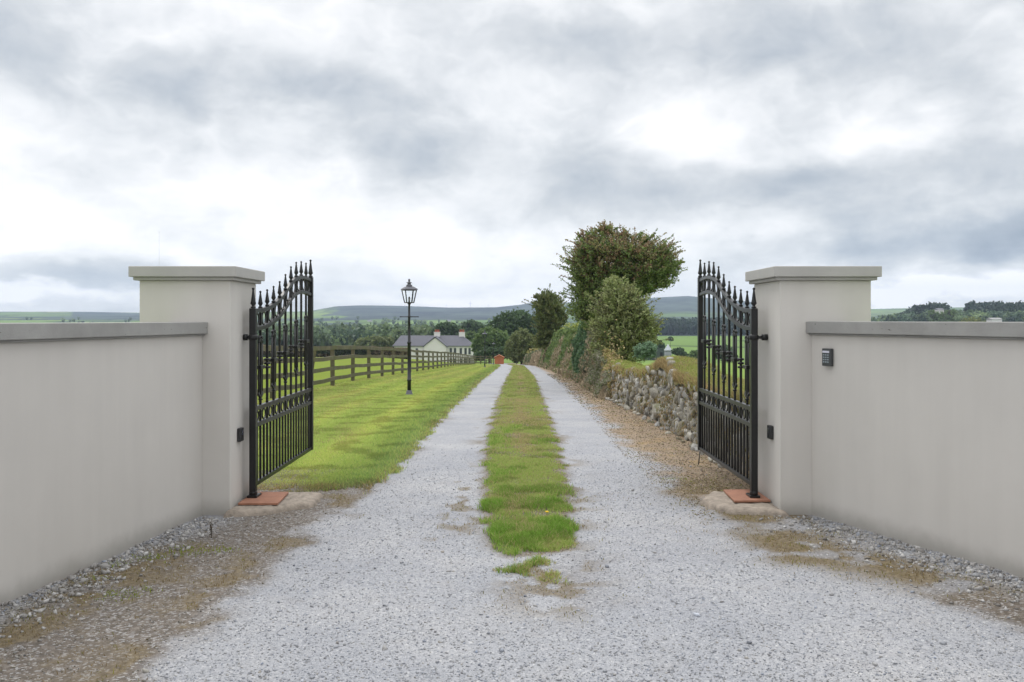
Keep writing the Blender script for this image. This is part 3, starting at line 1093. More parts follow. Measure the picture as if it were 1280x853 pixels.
def verge_tufts():
    n = 110000
    Y = rng.uniform(3.5, 9.0, n)
    X = rng.uniform(-3.2, 3.2, n)
    ok = (X > LW(Y) + .05) & (X < RW(np.minimum(Y, 7.2)) - .05) & (np.abs(X) < 0.6 * Y) & ~((Y > 7.1) & (np.abs(X) > 2.0))
    X, Y = X[ok], Y[ok]
    di, mo, li = masks(X, Y)
    # a few bright green weed patches
    weed = np.zeros(len(X))
    for cx, cy, r_ in [(-2.35, 5.95, .10), (-2.15, 6.1, .12), (-1.95, 6.12, .08), (-2.55, 5.75, .10), (-2.2, 5.1, .10), (-2.1, 5.2, .06), (1.6, 9.0, .1), (-2.45, 5.45, .06)]:
        weed = np.maximum(weed, np.exp(-((X - cx) ** 2 + (Y - cy) ** 2) / (r_ * 1.25) ** 2))
    l, r = strip_edges(Y)
    keep = rng.random(len(X)) < np.maximum(mo * 0.55 * (1 - ((X > l) & (X < r) & (Y > 6.2))), weed * 1.4)
    X, Y, weed = X[keep], Y[keep], weed[keep]
    n = len(X)
    g = fbm(X * 4, Y * 4, 66, 3)
    t = rng.random((n, 1))
    C = np.array((0.13, 0.09, 0.04)) * (1 - t) + np.array((0.34, 0.26, 0.13)) * t
    gr = np.array((0.22, 0.21, 0.05)) * (0.6 + 0.7 * rng.random((n, 1)))
    C = np.where((rng.random(n) < 0.15 + 0.6 * sstep(0.5, 0.6, g))[:, None], gr, C)
    C = np.where((rng.random(n) < weed * 1.5)[:, None], np.array((0.24, 0.30, 0.03)) * (0.7 + 0.5 * rng.random((n, 1))), C)
    V, Fc, C = blades(X, Y, drive_z(X, Y), 0.008 + 0.018 * rng.random(n), 0.0025 * np.ones(n), C, 0.9)
    o = meshnp('moss', V, Fc, M['blade'], None, C)
    tag(o, 'yellow-brown moss and dry weeds on the dirt verges either side of the gravel', 'moss', kind='stuff')


verge_tufts()


def leaf_quads(P, size, C, elong=1.6, droop=None, dirs=None):
    n = len(P)
    u_ = rng.normal(size=(n, 3)) if dirs is None else dirs + rng.normal(size=(n, 3)) * 0.35
    u_ /= np.linalg.norm(u_, axis=1)[:, None]
    v_ = np.cross(u_, rng.normal(size=(n, 3)))
    v_ /= np.linalg.norm(v_, axis=1)[:, None]
    s = size[:, None]
    V = np.stack([P - u_ * s * elong / 2, P + v_ * s / 2, P + u_ * s * elong / 2, P - v_ * s / 2], 1).reshape(-1, 3)
    Fc = np.arange(4 * n).reshape(n, 4)
    return V, Fc, np.repeat(C, 4, 0)


def litter():
    n = 15000
    Y = 1 / rng.uniform(1 / 45, 1 / 7.0, n)
    X = right_edge(Y) + rng.random(n) ** 0.8 * 1.0 - 0.1
    X = np.where(rng.random(n) < .03, X - .3 * rng.random(n), X)
    ok = (X < 2.35) & ~((Y < 8.1) & (X > 1.6))
    X, Y = X[ok], Y[ok]
    n = len(X)
    Z = drive_z(X, Y) + 0.006 + 0.01 * rng.random(n)
    t = rng.random((n, 1))
    C = np.array((0.11, 0.085, 0.06)) * (1 - t) + np.array((0.44, 0.37, 0.28)) * t
    gg = rng.random(n) < 0.14
    C[gg] = (0.17, 0.19, 0.05)
    dirs = np.stack([rng.normal(size=n), rng.normal(size=n), 0.15 * rng.normal(size=n)], -1)
    V, Fc, C = leaf_quads(np.stack([X, Y, Z], -1), 0.0075 * np.maximum(1, Y / 12), C, 3.0, dirs=dirs * 3)
    o = meshnp('leaf_litter', V, Fc, M['twig'], None, C)
    tag(o, 'brown hedge clippings and dead leaves along the foot of the stone wall', 'leaf litter', kind='stuff')


litter()


# ------------------------------------------------------------------ entrance walls and pillars
def entrance_wall(side):
    s = -1 if side == 'l' else 1
    face = LW if s < 0 else RW
    sl = 0.125 if s < 0 else 0.382
    label = ('long low grey rendered wall running from the gate pillar to the left edge' if s < 0
             else 'long low grey rendered wall with a small entry keypad beside the right pillar')
    root = empty('entrance_wall', (face(7.215), 7.215, 0), 0, label, 'wall', 'grey entrance walls')
    d_ = Vector((s * sl, -1, 0)).normalized()
    n_ = Vector((s * 1.0, s * s * 0.0, 0))
    n_ = Vector((d_.y * s * -1, d_.x * s * 1, 0))   # outward (away from the drive)
    if n_.x * s < 0:
        n_ = -n_
    L = 12.0

    def slab(mb, a_, b_, z0, z1, s0=0.0, s1=L, ch=0.0):
        P = []
        for (q, r_) in ((s0, a_), (s0, b_), (s1, b_), (s1, a_)):
            v = d_ * q + n_ * r_
            # first edge is cut on the pillar's front plane
            if q == s0:
                k = (-0.0 - v.y) / d_.y
                v = v + d_ * k
            P.append(v)
        vs = [(p.x, p.y, z0) for p in P] + [(p.x, p.y, z1) for p in P]
        fs = [(0, 3, 2, 1), (4, 5, 6, 7), (0, 1, 5, 4), (1, 2, 6, 5), (2, 3, 7, 6), (3, 0, 4, 7)]
        mb.add(vs, fs)
    top = 1.532 if s < 0 else 1.537
    mb = MB()
    slab(mb, 0, 0.22, -0.35, top - 0.106)
    mb.build('wall_body', M['wall'], root, 0.004)
    mb = MB()
    slab(mb, -0.045, 0.265, top - 0.092, top)
    slab(mb, -0.026, 0.246, top - 0.106, top - 0.0921)
    mb.build('coping', M['coping'], root, 0.005)
    return root


entrance_wall('l')
entrance_wall('r')


def pillar(x0, x1, y0, y1, label):
    root = empty('gate_pillar', ((x0 + x1) / 2, (y0 + y1) / 2, 0), 0, label, 'pillar', 'grey gate pillars')
    hx, hy = (x1 - x0) / 2, (y1 - y0) / 2
    mb = MB()
    mb.box(-hx, hx, -hy, hy, -0.3, 1.862)
    mb.build('shaft', M['wall'], root, 0.008)
    mb = MB()
    mb.box(-hx - .062, hx + .062, -hy - .062, hy + .062, 1.888, 1.972)
    mb.box(-hx - .036, hx + .036, -hy - .036, hy + .036, 1.862, 1.8879)
    mb.build('cap', M['cap'], root, 0.006)
    return root


M['cap'] = render_mat('painted_pillar_cap', (0.40, 0.39, 0.37), 0.08, 0.1)
pillar(-2.949, -2.228, 7.215, 7.94, 'square grey rendered pillar carrying the gate on the left of the drive')
pillar(2.12, 2.842, 7.215, 7.99, 'square grey rendered pillar carrying the gate on the right of the drive')


# keypad on the right wall
def keypad():
    y = 7.02
    ang = math.atan2(0.382, 1)
    root = empty('entry_keypad', (RW(y) - 0.001, y, 1.262), 0, 'small dark grey entry keypad with pale strip, fixed on the right-hand wall', 'keypad')
    root.rotation_euler = (0, 0, 0)
    # face normal pointing to the drive: build in local frame u (along wall, towards camera), n (into the drive)
    du = Vector((0.382, -1, 0)).normalized()
    dn = Vector((-1, -0.382, 0)).normalized()

    def bx(u0, u1, n0, n1, z0, z1, name, mat, bev=0.002):
        mb = MB()
        vs = []
        for z in (z0, z1):
            for (q, r_) in ((u0, n0), (u1, n0), (u1, n1), (u0, n1)):
                v = du * q + dn * r_
                vs.append((v.x, v.y, z))
        mb.add(vs, [(0, 3, 2, 1), (4, 5, 6, 7), (0, 1, 5, 4), (1, 2, 6, 5), (2, 3, 7, 6), (3, 0, 4, 7)])
        return mb.build(name, mat, root, bev)
    bx(-0.048, 0.048, 0, 0.034, -0.068, 0.068, 'casing', M['keypad'], 0.006)
    bx(-0.038, 0.038, 0.0341, 0.037, 0.034, 0.050, 'name_strip', M['strip'], 0.001)
    for i in range(3):
        for j in range(4):
            c, z = -0.024 + 0.024 * i, 0.018 - 0.018 * j
            bx(c - 0.008, c + 0.008, 0.0341, 0.037, z - 0.0045, z + 0.0045, 'button', M['button'], 0.001)


keypad()


def sensor(x, y, z, s, label):
    root = empty('gate_sensor', (x, y, z), 0, label, 'sensor', 'black gate sensors')
    mb = MB()
    a_, b_ = sorted((0, s * 0.032))
    mb.box(a_, b_, -0.045, 0.045, -0.055, 0.055)
    mb.build('housing', M['black_plastic'], root, 0.008, 3)
    mb = MB()
    a_, b_ = sorted((s * 0.0321, s * 0.036))
    mb.box(a_, b_, -0.022, 0.022, 0.0, 0.035)
    mb.build('lens', M['window'], root, 0.003)


sensor(-2.228, 7.43, 0.615, 1, 'small black photocell box on the inner face of the left pillar')
sensor(2.12, 7.43, 0.635, -1, 'small black photocell box on the inner face of the right pillar')


# concrete pads and terracotta tiles
def pad(pts, zt, label):
    cx = sum(p[0] for p in pts) / len(pts)
    cy = sum(p[1] for p in pts) / len(pts)
    # resample outline with jitter
    out_ = []
    n = len(pts)
    for i in range(n):
        a_, b_ = Vector(pts[i]), Vector(pts[(i + 1) % n])
        k = max(2, int((b_ - a_).length / 0.06))
        for j in range(k):
            q = a_.lerp(b_, j / k)
            out_.append((q.x + random.uniform(-.022, .022), q.y + random.uniform(-.022, .022)))
    N = len(out_)
    rings = [(1.05, -0.03), (1.01, zt - 0.028), (0.96, zt - .006), (0.84, zt), (0.7, zt + 0.004), (0.4, zt + 0.002)]
    vs, fs = [], []
    for (sc, z) in rings:
        for (x, y) in out_:
            vs.append(((x - cx) * sc, (y - cy) * sc, z + (random.uniform(-.006, .004) if z > 0 else 0)))
    for j in range(len(rings) - 1):
        for i in range(N):
            fs.append((j * N + i, j * N + (i + 1) % N, (j + 1) * N + (i + 1) % N, (j + 1) * N + i))
    fs.append(tuple(range((len(rings) - 1) * N, len(rings) * N)))
    mb = MB()
    mb.add(vs, fs, True)
    o = mb.build('concrete_pad', M['concrete'])
    o.location = (cx, cy, 0)
    tag(o, label, 'concrete pad', 'rough concrete pads under the gates')


pad([(-2.24, 7.14), (-1.95, 7.20), (-1.62, 7.55), (-1.66, 7.95), (-2.24, 7.98)], 0.055, 'rough concrete pad under the tile at the left gate post')
pad([(1.58, 7.60), (1.72, 7.25), (2.16, 7.13), (2.16, 8.05), (1.75, 8.0)], 0.055, 'rough concrete pad under the tile at the right gate post')


def tile(pts, z, label):
    mb = MB()
    cx = sum(p[0] for p in pts) / 4
    cy = sum(p[1] for p in pts) / 4
    vs = [(p[0] - cx, p[1] - cy, 0) for p in pts] + [(p[0] - cx, p[1] - cy, 0.018) for p in pts]
    mb.add(vs, [(0, 3, 2, 1), (4, 5, 6, 7), (0, 1, 5, 4), (1, 2, 6, 5), (2, 3, 7, 6), (3, 0, 4, 7)])
    o = mb.build('floor_tile', M['tile'], None, 0.003)
    o.location = (cx, cy, z)
    tag(o, label, 'tile', 'terracotta tiles at the gate posts')


tile([(-2.20, 7.32), (-1.88, 7.32), (-1.91, 7.80), (-2.20, 7.80)], 0.062, 'square terracotta tile lying beneath the left gate post')
tile([(1.81, 7.42), (2.11, 7.44), (2.11, 7.92), (1.83, 7.90)], 0.062, 'square terracotta tile lying beneath the right gate post')


# ------------------------------------------------------------------ gates
AT = [0, .10, .19, .28, .37, .465, .56, .62, .69, .80, .90, 1.0]
AZ = [1.645, 1.65, 1.668, 1.70, 1.742, 1.808, 1.89, 1.938, 1.975, 2.000, 1.998, 1.985]


def arch(t):
    # smooth interpolation of the table
    t = min(max(t, 0), 1)
    for i in range(len(AT) - 1):
        if t <= AT[i + 1]:
            break
    def m(k):
        a_ = max(k - 1, 0)
        b_ = min(k + 1, len(AT) - 1)
        return (AZ[b_] - AZ[a_]) / (AT[b_] - AT[a_])
    h = AT[i + 1] - AT[i]
    s = (t - AT[i]) / h
    return ((2 * s ** 3 - 3 * s ** 2 + 1) * AZ[i] + (s ** 3 - 2 * s ** 2 + s) * h * m(i)
            + (-2 * s ** 3 + 3 * s ** 2) * AZ[i + 1] + (s ** 3 - s ** 2) * h * m(i + 1))


GL = 2.15
GAP = 0.150      # between the two arched rails (top to top)


def finial_prof(k=1.0):
    return [(0.008, 0), (0.019 * k, 0.002), (0.019 * k, 0.012), (0.011 * k, 0.016), (0.011 * k, 0.024), (0.0215 * k, 0.040), (0.017 * k, 0.060),
            (0.0065 * k, 0.128 * k), (0.0065 * k, 0.132 * k), (0.0105 * k, 0.138 * k), (0.009 * k, 0.146 * k), (0.003, 0.150 * k)]


def gate(x, y, s, label):
    I = M['iron']
    root = empty('iron_gate', (x, y, 0), 0, label, 'gate', 'black wrought iron gate leaves')
    # hinge post and meeting post
    for (yy, w_, ztop, zb, k) in ((0.0, 0.027, arch(0) + 0.0, 0.10, 1.15), (GL, 0.026, arch(1) + 0.02, 0.165, 1.25)):
        mb = MB()
        mb.box(-w_, w_, yy - w_, yy + w_, zb, ztop)
        po = mb.build('post', I, root, 0.004)
        mb = MB()
        mb.lathe(finial_prof(k), (0, yy, ztop + 0.0005), 10)
        mb.build('finial', I, po)
    # foot pivot
    mb = MB()
    mb.box(-0.042, 0.042, -0.045, 0.10, 0.081, 0.099)
    mb.lathe([(0.034, 0.0991), (0.034, 0.125), (0.030, 0.130)], (0, 0, 0), 16)
    mb.build('foot_pivot', I, root, 0.003)
    # arched rails
    for dz in (0.0, -GAP):
        n = 44
        vs, fs = [], []
        for i in range(n + 1):
            t = i / n
            yy = 0.028 + (GL - 0.056) * t
            z = arch(t) + dz
            sl = (arch(min(t + .01, 1)) - arch(max(t - .01, 0))) / (0.02 * GL)
            k = math.sqrt(1 + sl * sl)
            for (xx, zz) in ((-.018, -.034), (.018, -.034), (.018, 0), (-.018, 0)):
                vs.append((xx, yy, z + zz * k))
        for i in range(n):
            for j in range(4):
                fs.append((i * 4 + j, i * 4 + (j + 1) % 4, (i + 1) * 4 + (j + 1) % 4, (i + 1) * 4 + j))
        fs += [(3, 2, 1, 0), (n * 4, n * 4 + 1, n * 4 + 2, n * 4 + 3)]
        mb = MB()
        mb.add(vs, fs)
        mb.build('arched_rail', I, root, 0.003)
    # straight rails
    for (z0, z1) in ((0.792, 0.828), (0.655, 0.690), (0.165, 0.200)):
        mb = MB()
        mb.box(-0.018, 0.018, 0.028, GL - 0.028, z0, z1)
        mb.build('rail', I, root, 0.003)
    # tall bars with spear finials
    for i in range(1, 10):
        t = i / 10
        yy = GL * t
        zt = arch(t)
        mb = MB()
        mb.box(-.0095, .0095, yy - .0095, yy + .0095, 0.8285, zt - GAP - 0.0355)
        mb.box(-.0095, .0095, yy - .0095, yy + .0095, zt - GAP + 0.001, zt - 0.036)
        mb.box(-.0085, .0085, yy - .0085, yy + .0085, 0.6905, 0.7915)
        zc = 1.125 + 0.225 * t
        cl = MB()
        if i % 2 == 0:
            for q in (0.03, 0, -0.03):
                cl.lathe([(0.010, -.012), (0.029, -.008), (0.029, .008), (0.010, .012)], (0, yy, zc + q * 1.15), 12)
            b_ = mb.build('bar', I, root)
            cl.build('collar', I, b_)
        else:
            cl.box(-0.024, 0.024, yy - 0.066, yy + 0.066, zc - 0.016, zc + 0.016)
            b_ = mb.build('bar', I, root)
            cl.build('collar', I, b_, 0.004)
        fb = MB()
        fb.lathe(finial_prof(1.0), (0, yy, zt - 0.002), 10)
        fb.build('finial', I, b_)
        if i % 2 == 1:
            # two side rods closing on the bar in a gothic point above, splaying in a small fleur below
            sc = MB()
            for q in (-1, 1):
                pts = [(0, yy + q * 0.050, zc - 0.205), (0, yy + q * 0.050, zc + 0.205)]
                sc.tube(pts, 0.0085, 6)
                up = [(0, yy + q * (0.050 - 0.036 * math.sin(a_) ** 2), zc + 0.205 + 0.045 * a_ / 1.57) for a_ in np.linspace(0, 1.57, 7)]
                sc.tube(up, [0.0085, .010, .0115, .0115, .0105, .010, .007], 6)
                sc.tube([(0, yy + q * 0.012, zc + 0.24), (0, yy + q * 0.030, zc + 0.262), (0, yy + q * 0.046, zc + 0.252), (0, yy + q * 0.043, zc + 0.238)], [.008, .010, .011, .012], 6)
                lo = [(0, yy + q * 0.050, zc - 0.205), (0, yy + q * 0.046, zc - 0.225), (0, yy + q * 0.028, zc - 0.25), (0, yy + q * 0.012, zc - 0.275)]
                sc.tube(lo, [0.0075, .0085, .008, .005], 6)
                sc.tube([(0, yy + q * 0.014, zc - 0.262), (0, yy + q * 0.034, zc - 0.242), (0, yy + q * 0.056, zc - 0.232), (0, yy + q * 0.062, zc - 0.218)], [.009, .012, .012, .007], 6)
            sc.lathe([(0.012, 0), (0.020, .008), (0.020, .018), (0.012, .026)], (0, yy, zc + 0.245), 10)
            sc.lathe([(0.012, 0), (0.019, .006), (0.019, .014), (0.012, .02)], (0, yy, zc - 0.285), 10)
            sc.build('scrollwork', I, root)
    # rings between the rail pairs
    for i in range(10):
        t = (i + 0.5) / 10
        yy = GL * t
        for (zc, r_) in ((arch(t) - 0.034 - (GAP - 0.034) / 2, (GAP - 0.034) / 2 - 0.004), (0.741, 0.0435)):
            if zc > 1:
                sl = (arch(t + .02) - arch(t - .02)) / (0.04 * GL)
            else:
                sl = 0
            mb = MB()
            pts = []
            for q in range(24):
                a_ = 2 * math.pi * q / 24
                yq = (r_ * 1.15 if zc > 1 else r_ * 1.25) * math.cos(a_)
                pts.append((0, yy + yq, zc + r_ * math.sin(a_) + sl * yq))
            mb.tube(pts, 0.0075, 6, closed=True)
            mb.build('ring', I, root)
    # lower infill bars
    for i in range(1, 20):
        yy = GL * i / 20
        mb = MB()
        mb.box(-.0085, .0085, yy - .0085, yy + .0085, 0.2005, 0.6545)
        mb.build('bar', I, root)
    # top hinge: eye bolt through the pillar
    hx = (x - (-2.228)) if s < 0 else (2.12 - x)
    mb = MB()
    far = s * (abs(hx) - 0.004)
    mb.tube([(0, -0.0, 1.405), (far, 0, 1.405)], 0.013, 10)
    mb.tube([(far, 0, 1.405), (far * 0.60, 0, 1.405)], 0.026, 12)
    mb.lathe([(0.036, -0.022), (0.040, -0.012), (0.040, 0.012), (0.036, 0.022)], (0, 0, 1.405), 16)
    mb.build('hinge', I, root)
    if s > 0:
        mb = MB()
        mb.tube([(-0.02, GL - 0.08, 0.16), (-0.05, GL - 0.15, 0.035)], 0.007, 6)
        mb.build('drop_bolt', M['bark'], root)
    return root


gate(-2.145, 7.56, -1, 'open black wrought iron gate leaf hung on the left pillar, beside the lawn')
gate(2.005, 7.56, 1, 'open black wrought iron gate leaf hung on the right pillar, before the stone wall')


# ------------------------------------------------------------------ dry stone wall with turf top
ICO2_V, ICO2_F = subdiv(ICO_V, ICO_F)


def wall_line(y):
    return np.interp(y, [8, 11, 23, 28], [2.32, 2.30, 2.30, 2.3])


def stone_wall():
    y0, y1 = 8.15, 27.5
    root = empty('dry_stone_wall', (2.7, 8.2, 0), 0, 'old dry stone wall with turf on top, running beside the drive behind the right gate', 'stone wall')
    topz = lambda y: 0.80 + 0.14 * math.sin(y * 0.9 + 1) * 0.5 + (fbm(np.array([y * .6]), np.array([3.]), 8, 2)[0] - .5) * 0.30 - (0.10 if y > 17 else 0)
    # dart throwing on the long face
    placed = []
    grid = {}

    def try_put(y, z, r_, k):
        gy, gzz = int(y / .3), int(z / .3)
        for a_ in (-1, 0, 1):
            for b_ in (-1, 0, 1):
                for (yy, zz, rr) in grid.get((gy + a_, gzz + b_), ()):
                    if (yy - y) ** 2 + ((zz - z) * 1.15) ** 2 < (k * (rr + r_)) ** 2:
                        return False
        grid.setdefault((gy, gzz), []).append((y, z, r_))
        placed.append((y, z, r_))
        return True
    for r_, n, k in ((.115, 200, .76), (.09, 1000, .74), (.07, 5000, .74), (.052, 12000, .76), (.038, 22000, .80), (.026, 16000, .85)):
        for _ in range(n):
            y = random.uniform(y0, y1)
            z = random.uniform(0.0, 0.95)
            if z > topz(y) - r_ * .35:
                continue
            try_put(y, z, r_ * random.uniform(.85, 1.15), k)
    Vs, Fs, Cs = [], [], []
    base = 0

    def put(P, dims, ang, mainax):
        nonlocal base
        T = np.sign(ICO2_V) * np.abs(ICO2_V) ** 0.42
        for _ in range(7):
            nn = rng.normal(size=3)
            nn /= np.linalg.norm(nn)
            dd_ = rng.uniform(.50, .95)
            over = np.maximum(T @ nn - dd_, 0)
            T = T - over[:, None] * nn
        T = T * .93 + rng.normal(size=T.shape) * 0.015
        T = T * np.array(dims)
        ca, sa = math.cos(ang), math.sin(ang)
        # rotate in the wall face plane (y,z)
        y_, z_ = T[:, 1] * ca - T[:, 2] * sa, T[:, 1] * sa + T[:, 2] * ca
        T = np.stack([T[:, 0], y_, z_], -1)
        a2 = random.gauss(0, .22)
        x_, yy_ = T[:, 0] * math.cos(a2) - T[:, 1] * math.sin(a2), T[:, 0] * math.sin(a2) + T[:, 1] * math.cos(a2)
        T = np.stack([x_, yy_, T[:, 2]], -1)
        Vs.append(T + np.array(P))
        Fs.append(ICO2_F + base)
        base += len(T)
        g = min(max(random.gauss(0.29, 0.08), 0.11), 0.52)
        wv = random.uniform(0.02, 0.08)
        Cs.append(np.tile([[g + wv * .7, g + wv * .3, g - wv * 0.6]], (len(T), 1)))
    for (y, z, r_) in placed:
        g = gz(2.4, y)
        x = wall_line(y) + 0.16 * z + 0.09
        asp = random.uniform(1.15, 2.1)
        ang = random.gauss(0.1, 0.35) if random.random() < .80 else random.gauss(1.45, 0.3)
        dep = r_ * random.uniform(.6, 1.0)
        put((x - 2.7 + random.gauss(0, .022), y - 8.2, z + g + r_ * 0.2), (dep, r_ * asp, r_ * 1.0 / asp ** 0.30), ang, 0)
    # near end of the wall
    for z in np.arange(0.05, 0.72, 0.13):
        x = 2.35 + 0.1 * z
        while x < 3.2:
            r_ = random.uniform(.07, .11)
            put((x + r_ - 2.7, y0 - 8.2, z), (r_ * 1.1, .09, .075), random.gauss(0, .15), 0)
            x += 1.9 * r_
    # tumbled stones at the foot
    for _ in range(50):
        y = random.uniform(9, 24)
        r_ = random.uniform(.025, .06)
        put((wall_line(y) - random.uniform(0, .10) - 2.7, y - 8.2, gz(2.2, y) + r_ * .5), (r_, r_ * 1.3, r_ * .7), random.random(), 0)
    o = meshnp('stonework', np.concatenate(Vs), np.concatenate(Fs), M['drystone'], root, np.concatenate(Cs))
    # earth core
    vs, fs = [], []
    ys = np.arange(y0 + .05, y1 + .1, 0.25)
    prof = [(0.20, -0.3), (0.24, 0.0), (0.30, 0.45), (0.33, 0.0), (0.75, 0.0), (0.85, -.3)]
    for y in ys:
        g = gz(2.4, y)
        tz = topz(y)
        xs = wall_line(y) - 2.7
        for (px_, pz_) in [(0.13, -.3), (0.17, .05), (0.22, .4), (0.26, tz - .05), (0.80, tz - .03), (0.95, -.3)]:
            vs.append((xs + px_, y - 8.2, g + pz_))
    for j in range(len(ys) - 1):
        for i in range(5):
            fs.append((j * 6 + i, j * 6 + i + 1, (j + 1) * 6 + i + 1, (j + 1) * 6 + i))
    fs.append((0, 1, 2, 3, 4, 5))
    mb = MB()
    mb.add(vs, fs)
    mb.build('earth_core', simple('packed_earth', (0.045, 0.035, 0.025), 1.0, 0, 0.4, 12, .8, 20), root)
    # turf cap: lumpy sod hanging over the edge
    vs, fs, cs = [], [], []
    K = 13
    ys = np.arange(y0 - .03, y1 - 1, 0.05)
    for y in ys:
        g = gz(2.4, y)
        tz = topz(y)
        h_ = 0.03 + 0.07 * fbm(np.array([y * 1.1]), np.array([0.]), 71, 3)[0]
        hang = 0.04 + 0.16 * fbm(np.array([y * 1.7]), np.array([5.]), 72, 3)[0]
        for i in range(K):
            a_ = i / (K - 1)
            x = wall_line(y) + 0.10 + 0.80 * a_
            z = tz + h_ * math.sin(math.pi * min(1, a_ * 1.15 + .1)) ** 0.6 - (hang if i == 0 else hang * .35 if i == 1 else 0)
            if i == 0:
                x += .03
            nn = fbm(np.array([y * 7 + i * .9]), np.array([i * 2.3]), 73, 3)[0] - .5
            vs.append((x - 2.7 + nn * .06, y - 8.2, g + z + nn * .10))
    for j in range(len(ys) - 1):
        for i in range(K - 1):
            fs.append((j * K + i, j * K + i + 1, (j + 1) * K + i + 1, (j + 1) * K + i))
    mb = MB()
    mb.add(vs, fs, True)
    mt, tt, pp = newmat('dry_turf')
    co = tt.node('ShaderNodeTexCoord').outputs['Object']
    c = tt.ramp(tt.noise(co, 5, 6, .7), [(0.3, (0.10, 0.08, 0.04)), (0.5, (0.20, 0.17, 0.07)), (0.7, (0.17, 0.20, 0.05))])
    tt.link(c, pp.inputs['Base Color'])
    pp.inputs['Roughness'].default_value = 1
    tt.link(tt.bump(tt.noise(co, 40, 4, .7), 1, .02), pp.inputs['Normal'])
    mb.build('turf_cap', mt, root)
    # grass and dry stalks on the cap
    n = 80000
    Y = 1 / rng.uniform(1 / 26.5, 1 / 8.2, n)
    a_ = rng.random(n) ** 1.3
    X = wall_line(Y) + 0.12 + 0.75 * a_
    T = np.array([topz(y) for y in np.linspace(8, 28, 400)])
    Tz = np.interp(Y, np.linspace(8, 28, 400), T)
    hh = 0.03 + 0.07 * fbm(Y * 1.1, Y * 0, 71, 3)
    Z = ground(np.full(n, 2.4), Y) + Tz + hh * np.sin(np.pi * np.minimum(1, a_ * 1.15 + .1)) ** .6 - 0.02 - np.where(a_ < .06, .1 * rng.random(n), 0)
    t = rng.random((n, 1))
    C = np.array((0.24, 0.31, 0.07)) * (1 - t) + np.array((0.40, 0.45, 0.14)) * t
    dryp = 0.12 + 0.6 * (a_ < 0.10) + 0.3 * sstep(.45, .6, fbm(Y * .8, X, 75, 3))
    C = np.where((rng.random(n) < dryp)[:, None], np.array((0.40, 0.31, 0.16)) * (.6 + .7 * rng.random((n, 1))), C)
    V, Fc, C = blades(X - 2.7, Y - 8.2, Z, 0.03 + 0.06 * rng.random(n), 0.003 * np.maximum(1, Y / 9), C, 0.9)
    meshnp('cap_grass', V, Fc, M['blade'], root, C)
    # dead grass, ferns and moss growing out of the joints
    n = 9000
    Y = 1 / rng.uniform(1 / 27, 1 / 8.2, n)
    Zr = rng.random(n) ** .7
    m_ = fbm(Y * 2.2, Zr * 2.2, 81, 3)
    ok = rng.random(n) < sstep(.50, .64, m_) + .9 * sstep(.74, .95, Zr) + 0.35 * (Y > 19)
    Y, Zr = Y[ok], Zr[ok]
    n = len(Y)
    X = wall_line(Y) + .16 * Zr + rng.uniform(-.05, .03, n)
    P = np.stack([X - 2.7, Y - 8.2, ground(np.full(n, 2.4), Y) + Zr * .76], -1)
    kind = rng.random(n)
    C = np.where((kind < .62)[:, None], np.array((0.34, 0.25, 0.13)), np.array((0.17, 0.17, 0.045))) * (.5 + .8 * rng.random((n, 1)))
    V, Fc, C = leaf_quads(P, 0.010 * np.maximum(1, Y / 11), C, 4.0, dirs=np.tile([[-.3, 0, -1.0]], (n, 1)))
    meshnp('wall_plants', V, Fc, M['blade'], root, C)


stone_wall()


# ------------------------------------------------------------------ foliage
def fol_cols(n, pal, P=None, var=0.3):
    pal = np.array(pal)
    C = pal[rng.integers(0, len(pal), n)] * (1 - var / 2 + var * rng.random((n, 1)))
    return C


